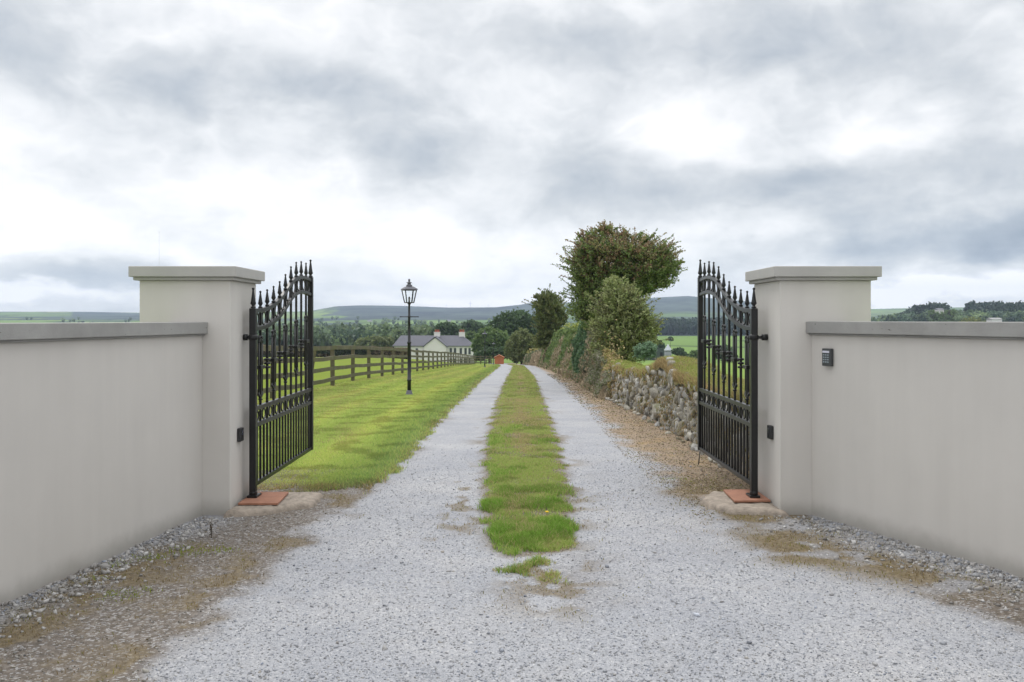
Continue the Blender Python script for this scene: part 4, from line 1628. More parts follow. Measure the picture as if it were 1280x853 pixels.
def branchy(root, ell, nb, lpb, lsize, pal, tipf=(0.8, 1.15), spread=0.12, origin=None, trunk=None, clump_col=0.35, twig_r=0.006,
            palf=None, names=('crown', 'branches'), zbase=-9e9, spray=0.0, mat='leaf'):
    """foliage borne on branches that run from inside the crown to (and past) its outline"""
    vol = np.array([e_[3] * e_[4] * e_[5] for e_ in ell]) ** 0.72
    vol /= vol.sum()
    pts, cols, sizes = [], [], []
    tv = MB()
    for b in range(int(nb * (1 + spray))):
        isspray = b >= nb
        e_ = ell[rng.choice(len(ell), p=vol)]
        c = np.array(e_[:3])
        rr = np.array(e_[3:6])
        dv = rng.normal(size=3)
        dv /= np.linalg.norm(dv)
        if dv[2] < -0.55:
            dv[2] *= -0.5
            dv /= np.linalg.norm(dv)
        if isspray:
            dv[2] = abs(dv[2]) * .8 + .1
        tip = c + dv * rr * (rng.uniform(*tipf) if not isspray else rng.uniform(1.15, 1.8))
        inner = c + dv * rr * rng.uniform(0.1, 0.45) - np.array([0, 0, 0.15 * rr[2]])
        if tip[2] < zbase:
            continue
        bend = rng.normal(size=3) * 0.08 * rr
        m = max(4, int(lpb * rng.uniform(.6, 1.4) * (.7 if isspray else 1)))
        s = rng.random(m) ** 0.55
        sp = spread * (1.15 - 0.85 * s)[:, None] * (.45 if isspray else 1)
        q = inner + (tip - inner) * s[:, None] + bend * (4 * s * (1 - s))[:, None] + rng.normal(size=(m, 3)) * sp
        pts.append(q)
        base = np.array(palf(tip) if palf else pal)
        k = base[rng.integers(0, len(base))] * (1 - clump_col / 2 + clump_col * rng.random())
        cc = base[rng.integers(0, len(base), m)] * 0.45 + k * 0.55
        cols.append(cc * (0.8 + 0.4 * rng.random((m, 1))))
        if (b % 3 == 0 or isspray) and twig_r:
            mid = (inner + tip) / 2 + bend
            tv.tube([tuple(inner), tuple(mid), tuple(tip)], [twig_r * 2.2, twig_r * 1.4, twig_r * .6], 4)
    P = np.concatenate(pts)
    C = np.concatenate(cols)
    ok = P[:, 2] > zbase
    P, C = P[ok], C[ok]
    V, Fc, C = leaf_quads(P, lsize * (0.7 + 0.6 * rng.random(len(P))), C.clip(0, 1))
    meshnp(names[0], V, Fc, M[mat], root, C)
    if trunk:
        for (pp_, rr_) in trunk:
            tv.tube(pp_, rr_, 8)
    if tv.v:
        tv.build(names[1], M['bark'], root)


def pxpos(px, Y):
    return (px - 640) * Y / F


# leaning hawthorn behind the stone wall
Yt = 27.0
k = Yt / F


def E(px, py, rx, ry, Y, rd=None):
    k_ = Y / F
    return ((px - 640) * k_, Y, EYE + (HZ - py) * k_, rx * k_, (rd or rx) * k_, ry * k_)


def loc_ell(ells, loc):
    return [(a_ - loc[0], b_ - loc[1], c_ - loc[2], d_, e_, f_) for (a_, b_, c_, d_, e_, f_) in ells]


def hawthorn():
    X = pxpos(768, Yt) + .15
    g = gz(X, Yt)
    loc = (X, Yt, g)
    root = empty('hawthorn_tree', loc, 0, 'windswept hawthorn with red-brown and green leaves, tallest tree beside the drive', 'tree')
    ell = loc_ell([E(760, 320, 38, 26, Yt), E(790, 322, 40, 28, Yt), E(820, 330, 27, 24, Yt), E(742, 312, 24, 19, Yt), E(835, 338, 15, 16, Yt), E(758, 292, 13, 13, Yt), E(736, 300, 12, 13, Yt), E(730, 316, 14, 16, Yt), E(778, 296, 9, 12, Yt), E(803, 303, 14, 14, Yt), E(826, 318, 12, 14, Yt), E(842, 332, 9, 8, Yt), E(825, 355, 14, 9, Yt),
                   E(750, 345, 36, 32, Yt), E(738, 372, 25, 32, Yt), E(733, 350, 20, 30, Yt), E(735, 330, 22, 22, Yt), E(734, 388, 20, 26, Yt), E(780, 352, 34, 24, Yt), E(808, 345, 32, 20, Yt), E(800, 366, 22, 18, Yt), E(765, 375, 32, 34, Yt), E(797, 350, 28, 22, Yt), E(818, 350, 20, 16, Yt), E(728, 330, 13, 16, Yt), E(745, 398, 28, 25, Yt), E(725, 355, 10, 40, Yt)], loc)
    green = [(0.20, 0.27, 0.08), (0.14, 0.22, 0.06), (0.25, 0.31, 0.09)]
    red = [(0.34, 0.21, 0.14), (0.30, 0.24, 0.11), (0.28, 0.27, 0.11), (0.22, 0.26, 0.09), (0.38, 0.23, 0.15)]
    zt = EYE + (HZ - 335) * k - g

    def palf(tip):
        return red if tip[2] > zt + rng.normal() * 0.3 and rng.random() < .62 else green
    tr = [([(0, 0, 0), (-.05, 0, 1.0), (.05, .05, 2.0), (0, 0, 3.0)], [.16, .13, .10, .06]),
          ([(.02, 0, 1.6), (.5, 0, 2.7), (1.1, 0, 3.5)], [.07, .045, .02]),
          ([(0, 0, 1.4), (-.4, 0, 2.5), (-.8, 0, 3.4)], [.08, .06, .03])]
    branchy(root, ell, 1750, 42, 0.036, green, (0.35, 1.30), 0.085, trunk=tr, palf=palf, twig_r=.006, spray=.55)


hawthorn()


def bush_by_wall():
    Y = 24.6
    X = pxpos(772, Y) + .1
    g = gz(X, Y)
    loc = (X, Y, g)
    root = empty('willow_bush', loc, 0, 'rounded pale green bush in front of the hawthorn, above the stone wall', 'bush')
    ell = loc_ell([E(776, 392, 30, 30, Y, 26), E(794, 405, 25, 26, Y, 22), E(774, 372, 20, 18, Y), E(783, 428, 36, 26, Y, 26), E(775, 446, 26, 16, Y, 20), E(752, 440, 13, 15, Y, 12), E(768, 358, 12, 12, Y), E(806, 415, 16, 20, Y), E(757, 412, 18, 24, Y)], loc)
    pal = [(0.31, 0.37, 0.14), (0.23, 0.30, 0.09), (0.39, 0.42, 0.20), (0.27, 0.27, 0.12)]
    branchy(root, ell, 950, 42, 0.036, pal, (0.4, 1.32), 0.075, trunk=[([(0, 0, 0), (0, 0, 1.2)], [.06, .04])], spray=.40)
    # small glaucous shrub hugging the wall top beside it
    Y = 22.0
    X = pxpos(806, Y)
    loc = (X, Y, gz(X, Y))
    root = empty('willow_shrub', loc, 0, 'small blue-green shrub at the right foot of the pale green bush', 'shrub')
    ell = loc_ell([E(808, 440, 14, 12, Y)], loc)
    branchy(root, ell, 150, 40, 0.03, [(0.21, 0.32, 0.20), (0.17, 0.27, 0.16)], (0.6, 1.2), 0.05, trunk=[([(0, 0, 0), (0, 0, .6)], [.03, .02])])


bush_by_wall()


def small_thorn():
    Y = 76.0
    X = pxpos(687, Y)
    g = gz(X, Y)
    loc = (X, Y, g)
    root = empty('thorn_tree', loc, 0, 'small upright dark green thorn tree rising out of the hedge', 'tree')
    ell = loc_ell([E(686, 392, 21, 24, Y), E(683, 375, 14, 12, Y), E(694, 398, 15, 16, Y), E(685, 412, 17, 14, Y), E(683, 428, 16, 14, Y)], loc)
    branchy(root, ell, 620, 36, 0.10, [(0.15, 0.19, 0.055), (0.11, 0.15, 0.045), (0.20, 0.20, 0.07)], (0.6, 1.2), 0.15, spray=.12,
            trunk=[([(0, 0, 0), (0, 0, 2.5)], [.12, .06])], twig_r=.012)


small_thorn()


def hedge(name, label, cat, y0, y1, xf, depth, topf, palette, brown, leaf, n, batter=0.12, wisps=0.15, seed=0):
    """clipped hedge: leaves concentrated near its faces; cut faces show bare brown twigs"""
    root = empty(name, (xf(y0), y0, gz(xf(y0), y0)), 0, label, cat, None)
    Y = 1 / rng.uniform(1 / y1, 1 / y0, n)
    H = topf(Y)
    G = ground(xf(Y), Y)
    P = np.zeros((n, 3))
    kind = rng.random(n)
    v = rng.random(n)
    front = kind < 0.55
    top = (kind >= 0.55) & (kind < 0.88)
    rest = kind >= 0.88
    lump = (fbm(Y * 1.3, v * 3, 200 + seed, 3) - .5) * 0.55 + (fbm(Y * 5, v * H * 5, 210 + seed, 3) - .5) * 0.28
    dd = rng.exponential(0.07, n)
    P[:, 0] = np.where(front, batter * v * H + lump + dd, 0)
    P[:, 2] = np.where(front, v * H, 0)
    q = rng.random(n)
    lumpt = (fbm(Y * 1.5, q * 3, 220 + seed, 3) - .5) * 0.45
    P[:, 0] = np.where(top, batter * H + q * depth, P[:, 0])
    P[:, 2] = np.where(top, H + lumpt - rng.exponential(0.05, n) + (rng.random(n) < .08) * rng.exponential(wisps, n) - 0.35 * (2 * q - 1) ** 4 * .5, P[:, 2])
    P[:, 0] = np.where(rest, batter * H * v + rng.random(n) * depth, P[:, 0])
    P[:, 2] = np.where(rest, v * H * .95, P[:, 2])
    # the two ends are closed by the "rest" share; brown faces
    bm = fbm(np.log(Y) * 16, v * 0.6, 230 + seed, 2)
    if seed == 1:
        bm = np.where(Y < 29.8, .62, .3) + .4 * (bm - .5)
    isb = (rng.random(n) < brown * sstep(.48, .56, bm) * 3.2) & (front) & (v < 0.86)
    low = front & (v < .14) & (rng.random(n) < .7)
    isb |= low
    C = fol_cols(n, palette, var=.4)
    C = np.where(top[:, None], C * np.array((1.25, 1.15, .9)), C * np.array((.8, .9, 1.05)))  # lit tops and cooler shaded faces put into the leaf colour
    ton = 0.75 + 0.5 * fbm(Y * 2.5, v * 4, 240 + seed, 3)[:, None]
    C = C * ton
    B = np.array([(0.46, 0.38, 0.27)]) * (0.45 + 0.9 * rng.random((n, 1)))
    P[:, 0] += xf(Y) - root.location.x
    P[:, 1] = Y - root.location.y
    P[:, 2] += G - root.location.z
    sc = np.maximum(1, Y / y0)
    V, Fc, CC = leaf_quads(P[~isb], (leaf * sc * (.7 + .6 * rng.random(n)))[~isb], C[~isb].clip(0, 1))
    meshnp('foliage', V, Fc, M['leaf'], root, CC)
    nb = int(isb.sum())
    V, Fc, CC = leaf_quads(P[isb], (leaf * 0.40 * sc)[isb], B[isb].clip(0, 1), 7.0, dirs=np.tile([[-.35, 0, 1.0]], (nb, 1)) + rng.normal(size=(nb, 3)) * .35)
    meshnp('twigs', V, Fc, M['twig'], root, CC)
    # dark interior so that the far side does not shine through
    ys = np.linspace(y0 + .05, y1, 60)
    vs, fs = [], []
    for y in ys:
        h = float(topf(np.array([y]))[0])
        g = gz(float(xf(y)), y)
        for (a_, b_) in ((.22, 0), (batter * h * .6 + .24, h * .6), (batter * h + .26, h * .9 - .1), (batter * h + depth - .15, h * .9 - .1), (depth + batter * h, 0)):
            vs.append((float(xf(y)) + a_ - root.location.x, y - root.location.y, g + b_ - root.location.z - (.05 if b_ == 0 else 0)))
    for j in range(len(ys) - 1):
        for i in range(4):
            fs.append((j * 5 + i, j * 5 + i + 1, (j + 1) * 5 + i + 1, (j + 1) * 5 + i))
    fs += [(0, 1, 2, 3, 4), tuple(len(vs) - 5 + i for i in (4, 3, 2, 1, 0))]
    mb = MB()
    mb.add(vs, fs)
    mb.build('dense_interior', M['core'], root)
    return root


hx_ = lambda y: np.interp(y, [24, 27, 35, 55, 80, 130], [2.35, 2.30, 2.36, 2.45, 2.5, 1.6])
hedge('clipped_hedge', 'tall section of clipped hedge, dark green with a bare brown face, left of the hawthorn', 'hedge',
      26.8, 35.5, hx_, 1.2, lambda y: np.interp(y, [26.8, 28, 31, 35.5], [1.75, 2.15, 2.25, 2.2]) + .12 * np.sin(y * 1.7),
      [(0.13, 0.20, 0.09), (0.10, 0.17, 0.07), (0.18, 0.25, 0.10)], 0.22, 0.045, 80000, .12, .18, 1)
hedge('long_hedge', 'long flat-topped green hedge with brown cut faces, past the tall section', 'hedge',
      35.6, 84, hx_, 1.6, lambda y: np.interp(y, [35.6, 50, 62, 84], [2.1, 2.4, 2.7, 2.7]) + .10 * np.sin(y * .9),
      [(0.20, 0.25, 0.07), (0.15, 0.21, 0.07), (0.25, 0.29, 0.08)], 0.24, 0.065, 85000, .35, .12, 2)
hedge('low_hedge', 'low brownish hedge at the far end of the drive', 'hedge',
      84.2, 128, hx_, 1.5, lambda y: np.interp(y, [84, 100, 128], [1.7, 1.6, 1.3]),
      [(0.22, 0.22, 0.09), (0.16, 0.18, 0.07), (0.30, 0.25, 0.14)], 0.6, 0.14, 22000, .3, .2, 3)
hedge('dead_brambles', 'tangle of dead brown stems over the far end of the stone wall, below the bush', 'brambles',
      21.5, 27.2, lambda y: np.asarray(y) * 0 + 2.22, 0.5, lambda y: np.interp(y, [21.5, 23, 25, 27.2], [0.45, 0.85, 1.35, 1.75]),
      [(0.24, 0.25, 0.10), (0.42, 0.35, 0.23)], 1.4, 0.03, 32000, .10, .25, 4)


# ------------------------------------------------------------------ trees at the end of the drive and round the house
GREENS = {'mid': [(0.14, 0.21, 0.065), (0.10, 0.17, 0.055), (0.18, 0.25, 0.08)],
          'dark': [(0.07, 0.12, 0.05), (0.09, 0.14, 0.06)],
          'pale': [(0.20, 0.27, 0.09), (0.16, 0.23, 0.08)],
          'olive': [(0.17, 0.20, 0.065), (0.14, 0.18, 0.065), (0.21, 0.23, 0.09)]}


def tree(name, label, cat, ells, pal, nb, lpb, ls, Y, cx, base_px=None, group=None, tipf=(.7, 1.1)):
    X = pxpos(cx, Y)
    g = gz(X, Y)
    loc = (X, Y, g)
    root = empty(name, loc, 0, label, cat, group)
    ell = loc_ell([E(*q, Y) for q in ells], loc)
    top = max(q[2] for q in ell)
    r_ = max(q[3] for q in ell)
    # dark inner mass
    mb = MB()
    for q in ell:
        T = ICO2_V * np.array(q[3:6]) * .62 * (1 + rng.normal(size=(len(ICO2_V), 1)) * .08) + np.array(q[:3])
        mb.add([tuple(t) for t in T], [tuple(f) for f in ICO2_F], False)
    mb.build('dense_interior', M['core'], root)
    branchy(root, ell, nb, lpb, ls, GREENS[pal], tipf, r_ * .14, trunk=[([(0, 0, -.5), (0, 0, top * .6), (0, 0, top)], [r_ * .10, r_ * .07, r_ * .03])], twig_r=ls * .12, names=('crown', 'trunk'), clump_col=.6)


tree('round_tree', 'broad dark green tree rising behind the others at the end of the drive', 'tree', [(645, 405, 28, 16), (628, 415, 20, 16), (662, 412, 16, 16), (645, 425, 32, 20)], 'dark', 750, 40, .34, 190, 645)
tree('ash_tree', 'mid green tree beside the second lamp post, right of the house', 'tree', [(612, 424, 18, 15), (600, 432, 10, 14), (624, 430, 14, 18), (612, 440, 18, 12)], 'mid', 520, 40, .28, 165, 612)
tree('beech_tree', 'rounded clipped-looking tree where the drive bends, nearest of the far trees', 'tree', [(652, 428, 15, 16), (643, 436, 12, 14), (662, 436, 11, 14), (652, 444, 18, 10)], 'olive', 650, 44, .20, 132, 652)
tree('evergreen_shrub', 'dark evergreen shrubs closing the view behind the orange shed', 'shrub', [(612, 442, 12, 8), (630, 442, 12, 9), (645, 446, 9, 8), (600, 446, 8, 7)], 'dark', 420, 36, .26, 150, 625)
tree('oak_tree', 'dark oak showing above the house roof between the two chimneys', 'tree', [(558, 412, 14, 9), (548, 416, 10, 8), (570, 416, 10, 8), (558, 424, 16, 10)], 'dark', 420, 36, .42, 262, 558)
tree('sycamore_tree', 'blue-green tree behind the right end of the house', 'tree', [(590, 410, 14, 11), (580, 418, 10, 10), (600, 416, 12, 12), (590, 428, 16, 12)], 'dark', 360, 34, .5, 330, 590)
tree('garden_tree', 'small leafy tree between the house and the drive', 'tree', [(588, 424, 9, 10), (596, 434, 9, 10), (590, 440, 9, 10)], 'mid', 260, 34, .30, 240, 590)
tree('hedgerow_tree', 'bushy tree left of the house beyond the paddock', 'tree', [(470, 428, 16, 7), (455, 430, 12, 6), (484, 429, 10, 7)], 'olive', 300, 32, .42, 262, 470)
for i, (px_, py_, r_, Y_, lab) in enumerate([(848, 441, 8, 240, 'dark bush right beside the silver-topped silo'), (870, 446, 10, 235, 'low dark bushes right of the silo, seen against the near gate'),
                                           (822, 431, 7, 300, 'bush behind the dark green barn'), (838, 424, 3, 420, 'lone small bush out in the pale green field'),
                                           (858, 448, 7, 238, 'low bush between the two darker bushes right of the silo'), (905, 443, 14, 236, 'wide bush seen through the bars of the right gate')]):
    tree('field_bush', lab, 'bush', [(px_, py_, r_, r_ * .8), (px_ + r_ * .6, py_ + r_ * .3, r_ * .7, r_ * .6)], 'dark' if i != 1 else 'mid', 140, 26, .34 if Y_ < 300 else .45, Y_, px_, group='bushes in the fields beyond the stone wall')


# paddock hedge, brown and green, beyond the bright field
def paddock_hedge():
    root = empty('paddock_hedge', (-60, 150, gz(-60, 150)), 0, 'overgrown brown and green hedge at the far side of the bright paddock', 'hedge')
    n = 52000
    s = rng.random(n)
    X = -105 + 87 * s
    Y = 148 + 12 * s + rng.uniform(-1.2, 1.2, n)
    G = ground(X, Y)
    H = 2.3 + 0.9 * (fbm(X * .25, Y * 0, 300, 4) - .5) - 0.6 * s
    v = rng.random(n) ** .7
    P = np.stack([X + 60, Y - 150, G + v * H - gz(-60, 150)], -1)
    m_ = fbm(X * .18, v * 1.2, 310, 3)
    C = np.where((m_ > .53)[:, None], np.array((0.05, 0.075, 0.03)), np.array((0.17, 0.13, 0.075))) * (.6 + .8 * rng.random((n, 1)))
    V, Fc, C = leaf_quads(P, .24 * (.7 + .6 * rng.random(n)), C)
    meshnp('foliage', V, Fc, M['leaf'], root, C)
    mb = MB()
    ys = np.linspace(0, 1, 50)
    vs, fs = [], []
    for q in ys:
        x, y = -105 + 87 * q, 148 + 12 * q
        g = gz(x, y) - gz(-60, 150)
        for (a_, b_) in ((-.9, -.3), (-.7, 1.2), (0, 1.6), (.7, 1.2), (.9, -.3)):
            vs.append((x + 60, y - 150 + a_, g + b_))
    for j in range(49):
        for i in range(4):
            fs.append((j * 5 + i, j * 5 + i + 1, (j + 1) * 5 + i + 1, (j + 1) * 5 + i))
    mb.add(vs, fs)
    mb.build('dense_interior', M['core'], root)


paddock_hedge()


def woodland():
    """woods in the valley and on the slopes: one mass"""
    def batch(n, uf, yf, hrange, pal, conif, keepf=None):
        u_ = uf(n)
        Y = yf(n)
        X = u_ * Y
        if keepf is not None:
            k_ = keepf(X, Y)
            X, Y = X[k_], Y[k_]
        n = len(X)
        H = rng.uniform(*hrange, n)
        Z = ground(X, Y)
        pal = np.array(pal)
        m = 100
        d_ = rng.normal(size=(n, m, 3))
        d_ /= np.linalg.norm(d_, axis=2)[..., None]
        d_[..., 2] = np.abs(d_[..., 2]) * 1.0 - .15
        con = rng.random(n) < conif
        rad = np.where(con, H * .22, H * .42)[:, None]
        zz = d_[..., 2] * .5 + .5
        taper = np.where(con[:, None], 1.25 - zz, 1.0)
        lump = np.clip(1 + .22 * rng.normal(size=(n, m)), .5, 1.5)
        P = np.stack([X[:, None] + d_[..., 0] * rad * taper * lump, Y[:, None] + d_[..., 1] * rad * taper * lump,
                      Z[:, None] + H[:, None] * (.30 + .35 * (1 + d_[..., 2]) * lump ** .5)], -1).reshape(-1, 3)
        tc_ = pal[rng.integers(0, len(pal), n)] * (.7 + .6 * rng.random((n, 1)))
        C = np.repeat(tc_, m, 0) * (.75 + .5 * rng.random((n * m, 1)))
        s = np.repeat(H * .125, m) * (.7 + .6 * rng.random(n * m)) * np.maximum(1, np.repeat(Y, m) / 1200)
        # inner mass
        T = ICO_V[None] * np.stack([rad[:, 0] * .8, rad[:, 0] * .8, H * .42], -1)[:, None] * (1 + .15 * rng.normal(size=(n, 12, 1)))
        VV = (T + np.stack([X, Y, Z + H * .46], -1)[:, None]).reshape(-1, 3)
        return leaf_quads(P, s, C.clip(0, 1), 1.2), (VV, (ICO_F[None] + (np.arange(n) * 12)[:, None, None]).reshape(-1, 3), np.repeat(tc_ * .6, 12, 0))
    allq, allt = [], []
    bg_pal = [(0.15, 0.21, 0.10), (0.125, 0.18, 0.095), (0.19, 0.25, 0.12), (0.09, 0.14, 0.085)]
    dk = [(0.035, 0.065, 0.045), (0.05, 0.08, 0.05)]
    # left valley wood
    for args in [
        (1500, lambda n: rng.uniform(-.30, 0.04, n), lambda n: 1 / rng.uniform(1 / 840, 1 / 330, n), (6, 11), bg_pal, .55, None),
        (500, lambda n: rng.uniform(-.75, -.30, n), lambda n: rng.uniform(330, 800, n), (6, 10), bg_pal, .4, None),
        (900, lambda n: rng.uniform(.125, .36, n), lambda n: rng.uniform(790, 930, n), (10, 14), dk, .8, None),
        (260, lambda n: rng.uniform(.02, .14, n), lambda n: rng.uniform(350, 800, n), (7, 12), bg_pal, .4, None),
        (1100, lambda n: rng.uniform(.385, .62, n), lambda n: rng.uniform(560, 860, n), (5, 11), bg_pal + dk, .6,
         lambda X, Y: fbm(X / 60, Y / 90, 400, 3) > .46),
        (120, lambda n: rng.uniform(.44, .475, n), lambda n: rng.uniform(640, 700, n), (11, 15), dk, .9, None),
        (160, lambda n: rng.uniform(.50, .56, n), lambda n: rng.uniform(660, 720, n), (12, 16), dk, .9, None),
        (1500, lambda n: rng.uniform(-.6, .6, n), lambda n: rng.uniform(950, 1750, n), (4, 7), bg_pal, .1,
         lambda X, Y: np.abs(fbm(X / 130, Y / 220, 420, 2) - .5) < .05),
    ]:
        q_, t_ = batch(*args)
        allq.append(q_)
        allt.append(t_)
    V, Fq, C = [], [], []
    b = 0
    for (v_, f_, c_) in allq:
        V.append(v_)
        Fq.append(f_ + b)
        C.append(c_)
        b += len(v_)
    # inner masses as degenerate-free quads are not possible: fold the triangles into a second mesh parented to it
    o = meshnp('woodland', np.concatenate(V), np.concatenate(Fq), M['leaf'], None, np.concatenate(C))
    tag(o, 'mixed conifer and broadleaf woods covering the valley and lower slopes', 'woodland', kind='stuff')
    V, Fq, C = [], [], []
    b = 0
    for (v_, f_, c_) in allt:
        V.append(v_)
        Fq.append(f_ + b)
        C.append(c_)
        b += len(v_)
    meshnp('dense_interior', np.concatenate(V), np.concatenate(Fq), M['twig'], o, np.concatenate(C))
    # gorse in flower on the right-hand rise
    root = empty('gorse_patch', (0, 560, 0), 0, 'yellow-green gorse thicket on the slope beyond the right-hand wall', 'gorse')
    n = 9000
    X = pxpos(1215, 560) + rng.uniform(-11, 11, n)
    Y = 560 + rng.uniform(-5, 5, n)
    X0 = pxpos(1215, 560)
    Z = ground(X, Y) + 2.0 + rng.random(n) * 5.4 * (1 - ((X - X0) / 12) ** 2) * (.55 + .9 * fbm(X / 2.5, Y / 2.5, 8, 3))
    C = np.where((rng.random(n) < .55)[:, None], np.array((0.26, 0.27, 0.03)), np.array((0.09, 0.13, 0.03))) * (.7 + .6 * rng.random((n, 1)))
    V, Fq, C = leaf_quads(np.stack([X, Y - 560, Z], -1), .45 * np.ones(n), C)
    meshnp('foliage', V, Fq, M['leaf'], root, C)


woodland()


# ------------------------------------------------------------------ timber fence
def fx(y):
    return float(np.interp(y, [0, 20, 70, 132], [-5.72, -5.72, -5.62, -5.45]))


def fence():
    root = empty('timber_fence', (fx(12), 12, 0), 0, 'long mossy post and rail fence between the lawn and the paddock', 'fence')
    ox, oy = root.location.x, root.location.y
    ys = list(np.arange(10.9, 132, 3.62))
    for i, y in enumerate(ys):
        x = fx(y)
        g = gz(x, y)
        mb = MB()
        h = 1.27 + random.uniform(-.03, .03)
        w_ = .058
        lean, leany = random.gauss(0, .012), random.gauss(0, .012)
        vs = []
        for (z, k_) in ((-.3, 0), (h, 1)):
            for (a_, b_) in ((-w_, -w_), (w_, -w_), (w_, w_), (-w_, w_)):
                vs.append((a_ + lean * z * k_, b_ + leany * z * k_, z + (0.02 * (a_ > 0) if k_ else 0)))
        mb.add(vs, [(0, 3, 2, 1), (4, 5, 6, 7), (0, 1, 5, 4), (1, 2, 6, 5), (2, 3, 7, 6), (3, 0, 4, 7)])
        o = mb.build('post', M['timber'], root)
        o.location = (x - ox, y - oy, g)
    for r_, hz in enumerate((0.24, 0.56, 0.90, 1.22)):
        mb = MB()
        for i in range(len(ys) - 1):
            a_, b_ = ys[i], ys[i + 1]
            d0, d1, d2 = random.uniform(-.012, .012), random.uniform(-.012, .012), random.uniform(-.03, .005)
            tw = random.uniform(-.01, .01)
            P = []
            for (q, dz) in ((a_, d0), ((a_ + b_) / 2, d2 + (d0 + d1) / 2), (b_ - .004, d1)):
                x = fx(q) + .062
                P.append((x - ox, q - oy, gz(x, q) + hz + dz))
            hh = 0.058 if r_ < 3 else 0.062
            vs = []
            for (x, y, z) in P:
                vs += [(x, y, z - hh), (x + .034, y, z - hh + tw), (x + .034, y, z + hh + tw), (x, y, z + hh)]
            fs = [(3, 2, 1, 0), (8, 9, 10, 11)]
            for j in range(2):
                for k_ in range(4):
                    fs.append((j * 4 + k_, j * 4 + (k_ + 1) % 4, (j + 1) * 4 + (k_ + 1) % 4, (j + 1) * 4 + k_))
            mb.add(vs, fs)
        mb.build('rail', M['timber'], root)
    # slanting strut behind the fence
    x, y = -6.35, 29.0
    g = gz(x, y)
    mb = MB()
    mb.tube([(x - ox - .12, y - oy, g - .2), (x - ox + .10, y - oy, g + 1.25)], .055, 6, False)
    o = mb.build('strut', M['timber'], root)
    # short run of fence across the end
    root = empty('timber_fence', (-5.4, 133, gz(-5.4, 133)), 0, 'short weathered fence run crossing beyond the end of the lawn', 'fence')
    g0 = root.location.z
    for i in range(4):
        x = -5.4 + i * .82
        mb = MB()
        g = gz(x, 133) - g0
        mb.box(x + 5.4 - .06, x + 5.4 + .06, -.06, .06, g - .2, g + 1.3)
        mb.build('post', M['timber'], root)
    for hz in (.25, .55, .85, 1.15):
        mb = MB()
        mb.box(0, 2.5, -.10, -.065, hz - .06, hz + .06)
        mb.build('rail', M['timber'], root)


fence()


# ------------------------------------------------------------------ lamp posts
def make_lamp(loc):
    root = empty('lamp_post', loc, math.radians(0))
    Bk = M['lamp_black']
    mb = MB()
    mb.lathe([(0.105, -.05), (0.105, 0.015), (0.085, 0.03), (0.075, 0.09), (0.058, 0.12)], (0, 0, 0), 16)
    mb.build('base', M['lamp_grey'], root)
    mb = MB()
    mb.lathe([(0.050, 0.115), (0.048, 0.36), (0.060, 0.37), (0.060, 0.40), (0.046, 0.41), (0.044, 1.34), (0.056, 1.35), (0.056, 1.38), (0.038, 1.40),
              (0.030, 2.02), (0.042, 2.03), (0.042, 2.06), (0.030, 2.07), (0.026, 2.36), (0.05, 2.39), (0.05, 2.405)], (0, 0, 0), 16)
    mb.build('pole', Bk, root)
    mb = MB()
    mb.tube([(-.235, 0, 2.045), (.235, 0, 2.045)], 0.011, 8)
    mb.lathe([(0.006, -.016), (0.018, 0), (0.006, .016)], (-.235, 0, 2.045), 8)
    mb.lathe([(0.006, -.016), (0.018, 0), (0.006, .016)], (.235, 0, 2.045), 8)
    mb.build('ladder_bar', Bk, root)
    # tapered four-sided lantern, turned a little
    z0, z1 = 2.415, 2.745
    r0, r1 = 0.135, 0.215
    ang = math.radians(45 + 24)
    cs = lambda r_, z: [(r_ * math.cos(ang + k_ * math.pi / 2), r_ * math.sin(ang + k_ * math.pi / 2), z) for k_ in range(4)]
    a_, b_ = cs(r0, z0), cs(r1, z1)
    mb = MB()
    for k_ in range(4):
        mb.tube([a_[k_], b_[k_]], 0.016, 6)
        mb.tube([a_[k_], a_[(k_ + 1) % 4]], 0.012, 6)
        mb.tube([b_[k_], b_[(k_ + 1) % 4]], 0.013, 6)
    mb.lathe([(0.05, 2.40), (r0 * .98, 2.405), (r0, 2.415)], (0, 0, 0), 4, ang, False)
    fr = mb.build('lantern_frame', Bk, root)
    a2, b2 = cs(r0 * .96, z0 + .012), cs(r1 * .96, z1 - .012)
    for k_ in range(4):
        mb = MB()
        mb.add([a2[k_], a2[(k_ + 1) % 4], b2[(k_ + 1) % 4], b2[k_]], [(0, 1, 2, 3)])
        o = mb.build('pane', M['glass'], fr)
    mb = MB()
    mb.lathe([(0.10, 2.756), (0.255, 2.750), (0.245, 2.775), (0.14, 2.83), (0.11, 2.838)], (0, 0, 0), 4, ang, False)
    mb.lathe([(0.085, 2.8385), (0.075, 2.875), (0.045, 2.895), (0.045, 2.925), (0.072, 2.93), (0.072, 2.945), (0.03, 2.955), (0.022, 2.985), (0.03, 3.0), (0.024, 3.03), (0.006, 3.04)], (0, 0, 0), 14)
    mb.build('lantern_roof', M['lamp_grey'], root)
    mb = MB()
    mb.lathe([(0.025, 2.42), (0.025, 2.47), (0.02, 2.48), (0.028, 2.52), (0.022, 2.56), (0.008, 2.575)], (0, 0, 0), 12)
    mb.build('bulb', M['bulb'], root)
    return root


lamp = None
for (px_, Y_, lab) in [(511.5, 23.9, 'black Victorian lamp post nearest on the lawn, four-sided glass lantern'),
                       (606, 75, 'black lamp post further down the lawn, second from the gate'),
                       (617, 119, 'black lamp post farthest away, in front of the orange shed')]:
    X = pxpos(px_, Y_)
    lc = (X, Y_, gz(X, Y_))
    if lamp is None:
        lamp = make_lamp(lc)
        o = lamp
    else:
        o = copy_tree(lamp)
        o.location = lc
    tag(o, lab, 'lamp post', 'lamp posts along the drive')


